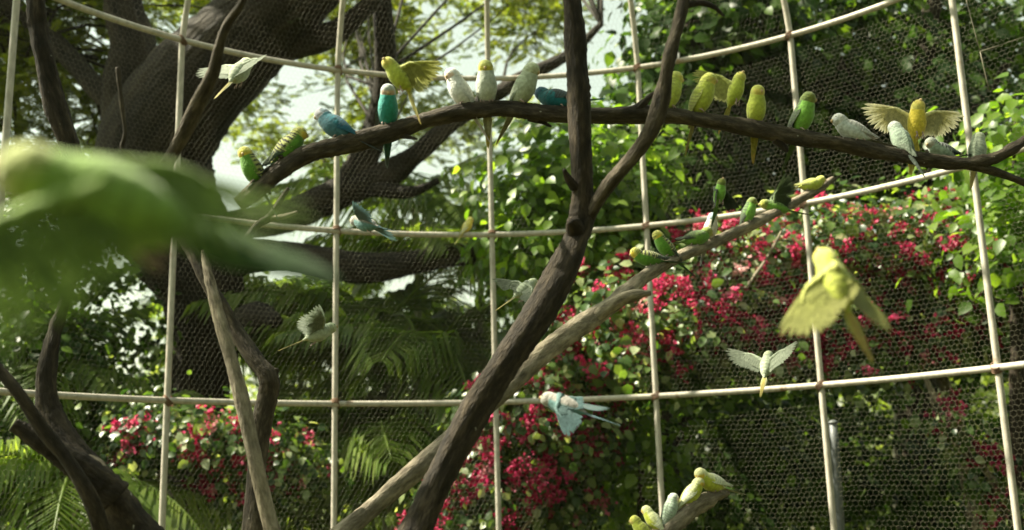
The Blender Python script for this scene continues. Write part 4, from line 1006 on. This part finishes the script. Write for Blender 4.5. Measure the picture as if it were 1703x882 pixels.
palm('tall slim palm with a pale stem left of the second upright', 470, 11.5, 500, 13, 1.7, 13)
palm('slim pale-stemmed palm close behind the bright sunlit palm', 530, 12.5, 520, 12, 1.7, 12)
palm('palm whose fronds hang over the horizontal limb near the third upright', 800, 9.8, 430, 15, 1.6, 13)
palm('palm with hanging fronds under the sky gap at upper centre', 690, 11.5, 350, 14, 1.9, 14)
palm('palm of grey-green fronds far behind the third upright', 800, 12.5, 560, 14, 1.9, 14)
palm('palm of dark fronds near the elbow branch', 440, 11.2, 600, 12, 1.4, 11)
palm('low palm with long leaflets fanning across the lower left corner', 130, 6.9, 800, 13, 1.15, 12, up=(.2, 1.2))
palm('palm with arching striped frond behind the gnarled trunk at left', 70, 7.6, 610, 12, 1.15, 12, up=(.2, 1.1))
palm('low palm filling the dark bottom edge left of centre', 520, 8.4, 870, 12, .95, 12)
palm('young palm in the shade at bottom centre under the pale perch', 740, 8.0, 830, 12, 1.1, 12)

# ------------------------------------------------------------------ slim trunks and a post in the shade
def slim_trunk(label, px, d, w, y0, mat='bark_stem', lean=0):
    (v, q, t), c = limb([(px + lean, 1050, w * 1.1, d), (px + lean * .6, 800, w, d), (px, y0, w * .8, d), (px - lean * .4, y0 - 160, w * .5, d)], n=18, sides=8, rough=.05, seed=int(px))
    base = np.array([c[0][0], c[0][1], GROUND]); v = v.copy()
    o = tag(empty('slim_trunk', base), label, 'trunk', 'slim pale trunks beyond the netting')
    link('stem', bulk('stem', v - base, [q, t], M[mat]), o)
    nb = 70; top = c[-1][:3]
    p_, n_ = shell_points(nb * 4, top, (.5, .5, .4), .3)
    scatter('crown', p_, frames(len(p_), n_ + [0, 0, .6], n_, .5), rng.uniform(.07, .13, len(p_)), LEAF_V, LEAF_F, M['broad_leaf'], o, base)
slim_trunk('slim pale trunk in the shade between the two right uprights', 1490, 10.5, 10, 700)
slim_trunk('slim pale trunk close to the woody stems at bottom right', 1602, 10.0, 10, 740, lean=6)
slim_trunk('slim grey trunk left of the grey post', 1255, 11.5, 11, 700)
slim_trunk('slim trunk behind the hanging bougainvillea', 975, 10.5, 13, 800)
slim_trunk('slim pale trunk rising behind the left hedge', 245, 11.0, 14, 820)
(v, q, t), c = limb([(1402, 1010, 15, 6.45), (1394, 882, 15, 6.45), (1386, 705, 14, 6.45)], n=12, sides=10, rough=.01)
bs = np.array([c[0][0], c[0][1], GROUND])
po = tag(empty('post', bs), 'plain grey metal post just outside the fifth upright', 'post')
(v, q, t) = tube_arrays(np.linspace(bs, c[-1][:3], 12), np.full(12, .026), 12, .01)
link('shaft', bulk('shaft', v - bs, [q, t], M['post']), po)
cp = c[-1][:3]
(v, q, t) = tube_arrays(np.array([cp, cp + [0, 0, .012], cp + [0, 0, .022]]), np.array([.031, .031, .012]), 12)
link('cap', bulk('cap', v - bs, [q, t], M['post']), po)

# ------------------------------------------------------------------ unseen trees added round the viewer to cut sky light
for i, (x, y, h_, r_c, lb) in enumerate([(2.5, -5.5, 5.2, 3.0, 'unseen leafy tree added behind the viewer to the right to block sky light'), (-2.2, -6.5, 5.0, 2.6, 'unseen leafy tree added behind the viewer to the left to block sky light'),
                                         (7.6, -1.0, 4.6, 2.8, 'unseen leafy tree added beside the viewer on the right to block sky light'), (8.0, 4.2, 4.6, 2.6, 'unseen leafy tree added on the right side of the aviary to block sky light')]):
    base = np.array([x, y, GROUND]); root = tag(empty('unseen_shade_tree', base), lb, 'tree')
    v, q, t = tube_arrays(catmull([base, base + [.1, 0, h_ * .4], base + [-.1, .1, h_ * .8]], 12), np.linspace(.22, .1, 12), 10, .08, i)
    link('trunk', bulk('trunk', v - base, [q, t], M['bark_big']), root)
    p_, n_ = shell_points(2600, base + [0, 0, h_ * .62], (r_c, r_c, h_ * .62), .55)
    p_ = p_[p_[:, 2] > GROUND + .3]; n_ = unit(p_ - base) * 0 + (p_ - (base + [0, 0, h_ * .6])); n_ /= np.linalg.norm(n_, axis=1)[:, None]
    if i in (0, 3):      # high boughs added over viewer and aviary's right half to block overhead sky
        oc = np.array([2.0, -1.2, 7.4]) if i == 0 else np.array([3.6, 3.4, 7.6])
        o_, m_ = shell_points(2400, oc, (3.0, 3.2, 1.0), .3)
        p_ = np.vstack([p_, o_]); n_ = np.vstack([n_, m_])
        v, q, t = tube_arrays(catmull([base + [-.1, .1, h_ * .75], (base + oc) / 2 + [0, 0, 2.6], oc], 12), np.linspace(.12, .04, 12), 8, .08, i)
        link('limb', bulk('limb', v - base, [q, t], M['bark_big']), root)
    scatter('crown', p_, frames(len(p_), n_ + [0, 0, .4], n_, .4), rng.uniform(.25, .45, len(p_)), LEAF_V, LEAF_F, M['broad_leaf'], root, base)

# ------------------------------------------------------------------ wood closing the view far behind
pos, nr = [], []
for i in range(64):
    x, d = rng.uniform(-200, 1900), rng.uniform(15, 24)
    hgt = rng.uniform(2.4, 4.6) if 350 < x < 860 else rng.uniform(3.4, 6.2)
    c = P(x, 800, d); c[2] = GROUND + hgt * .5
    p_, n_ = shell_points(650, c, (rng.uniform(1.2, 2.2), 1.3, hgt * .62), .4)
    pos.append(p_); nr.append(n_)
pos = np.concatenate(pos); nr = np.concatenate(nr)
kp = pos[:, 2] > GROUND; pos, nr = pos[kp], nr[kp]
o = scatter('distant_wood', pos, frames(len(pos), nr + [0, 0, .6], nr, .5), rng.uniform(.12, .26, len(pos)), LEAF_V, LEAF_F, M['far_leaf'])
tag(o, 'hazy mass of distant trees closing the view behind the palms', 'wood', kind='stuff')
# low ground cover under the shrubs
n = 9000
pos = np.stack([rng.uniform(-9, 9, n), rng.uniform(6.6, 20, n), GROUND + rng.random(n) * .3], 1)
o = scatter('ground_cover', pos, frames(n, np.tile([0, 0, .8], (n, 1)), None, .5), rng.uniform(.08, .2, n), LEAF_V, LEAF_F, M['broad_leaf'])
tag(o, 'low leafy ground cover beneath the shrubs and palms', 'ground cover', kind='stuff')

# ------------------------------------------------------------------ air
def haze():
    m, n, l, out = nodes('haze_air')
    v = n.new('ShaderNodeVolumePrincipled'); v.inputs['Color'].default_value = (.93, .97, .86, 1); v.inputs['Density'].default_value = HAZE; v.inputs['Anisotropy'].default_value = .35
    l.new(v.outputs[0], out.inputs['Volume'])
    x0, x1, y0, y1, z0, z1 = -30, 30, -14, 45, GROUND - 1, 11.5
    V = [(x, y, z) for x in (x0, x1) for y in (y0, y1) for z in (z0, z1)]
    o = link('haze', bulk('haze', V, np.array([[0, 1, 3, 2], [4, 6, 7, 5], [0, 4, 5, 1], [2, 3, 7, 6], [0, 2, 6, 4], [1, 5, 7, 3]]), m, False))
    tag(o, 'thin sunlit haze in the air between the plants', 'haze', kind='stuff')
HAZE = 0.0002
haze()
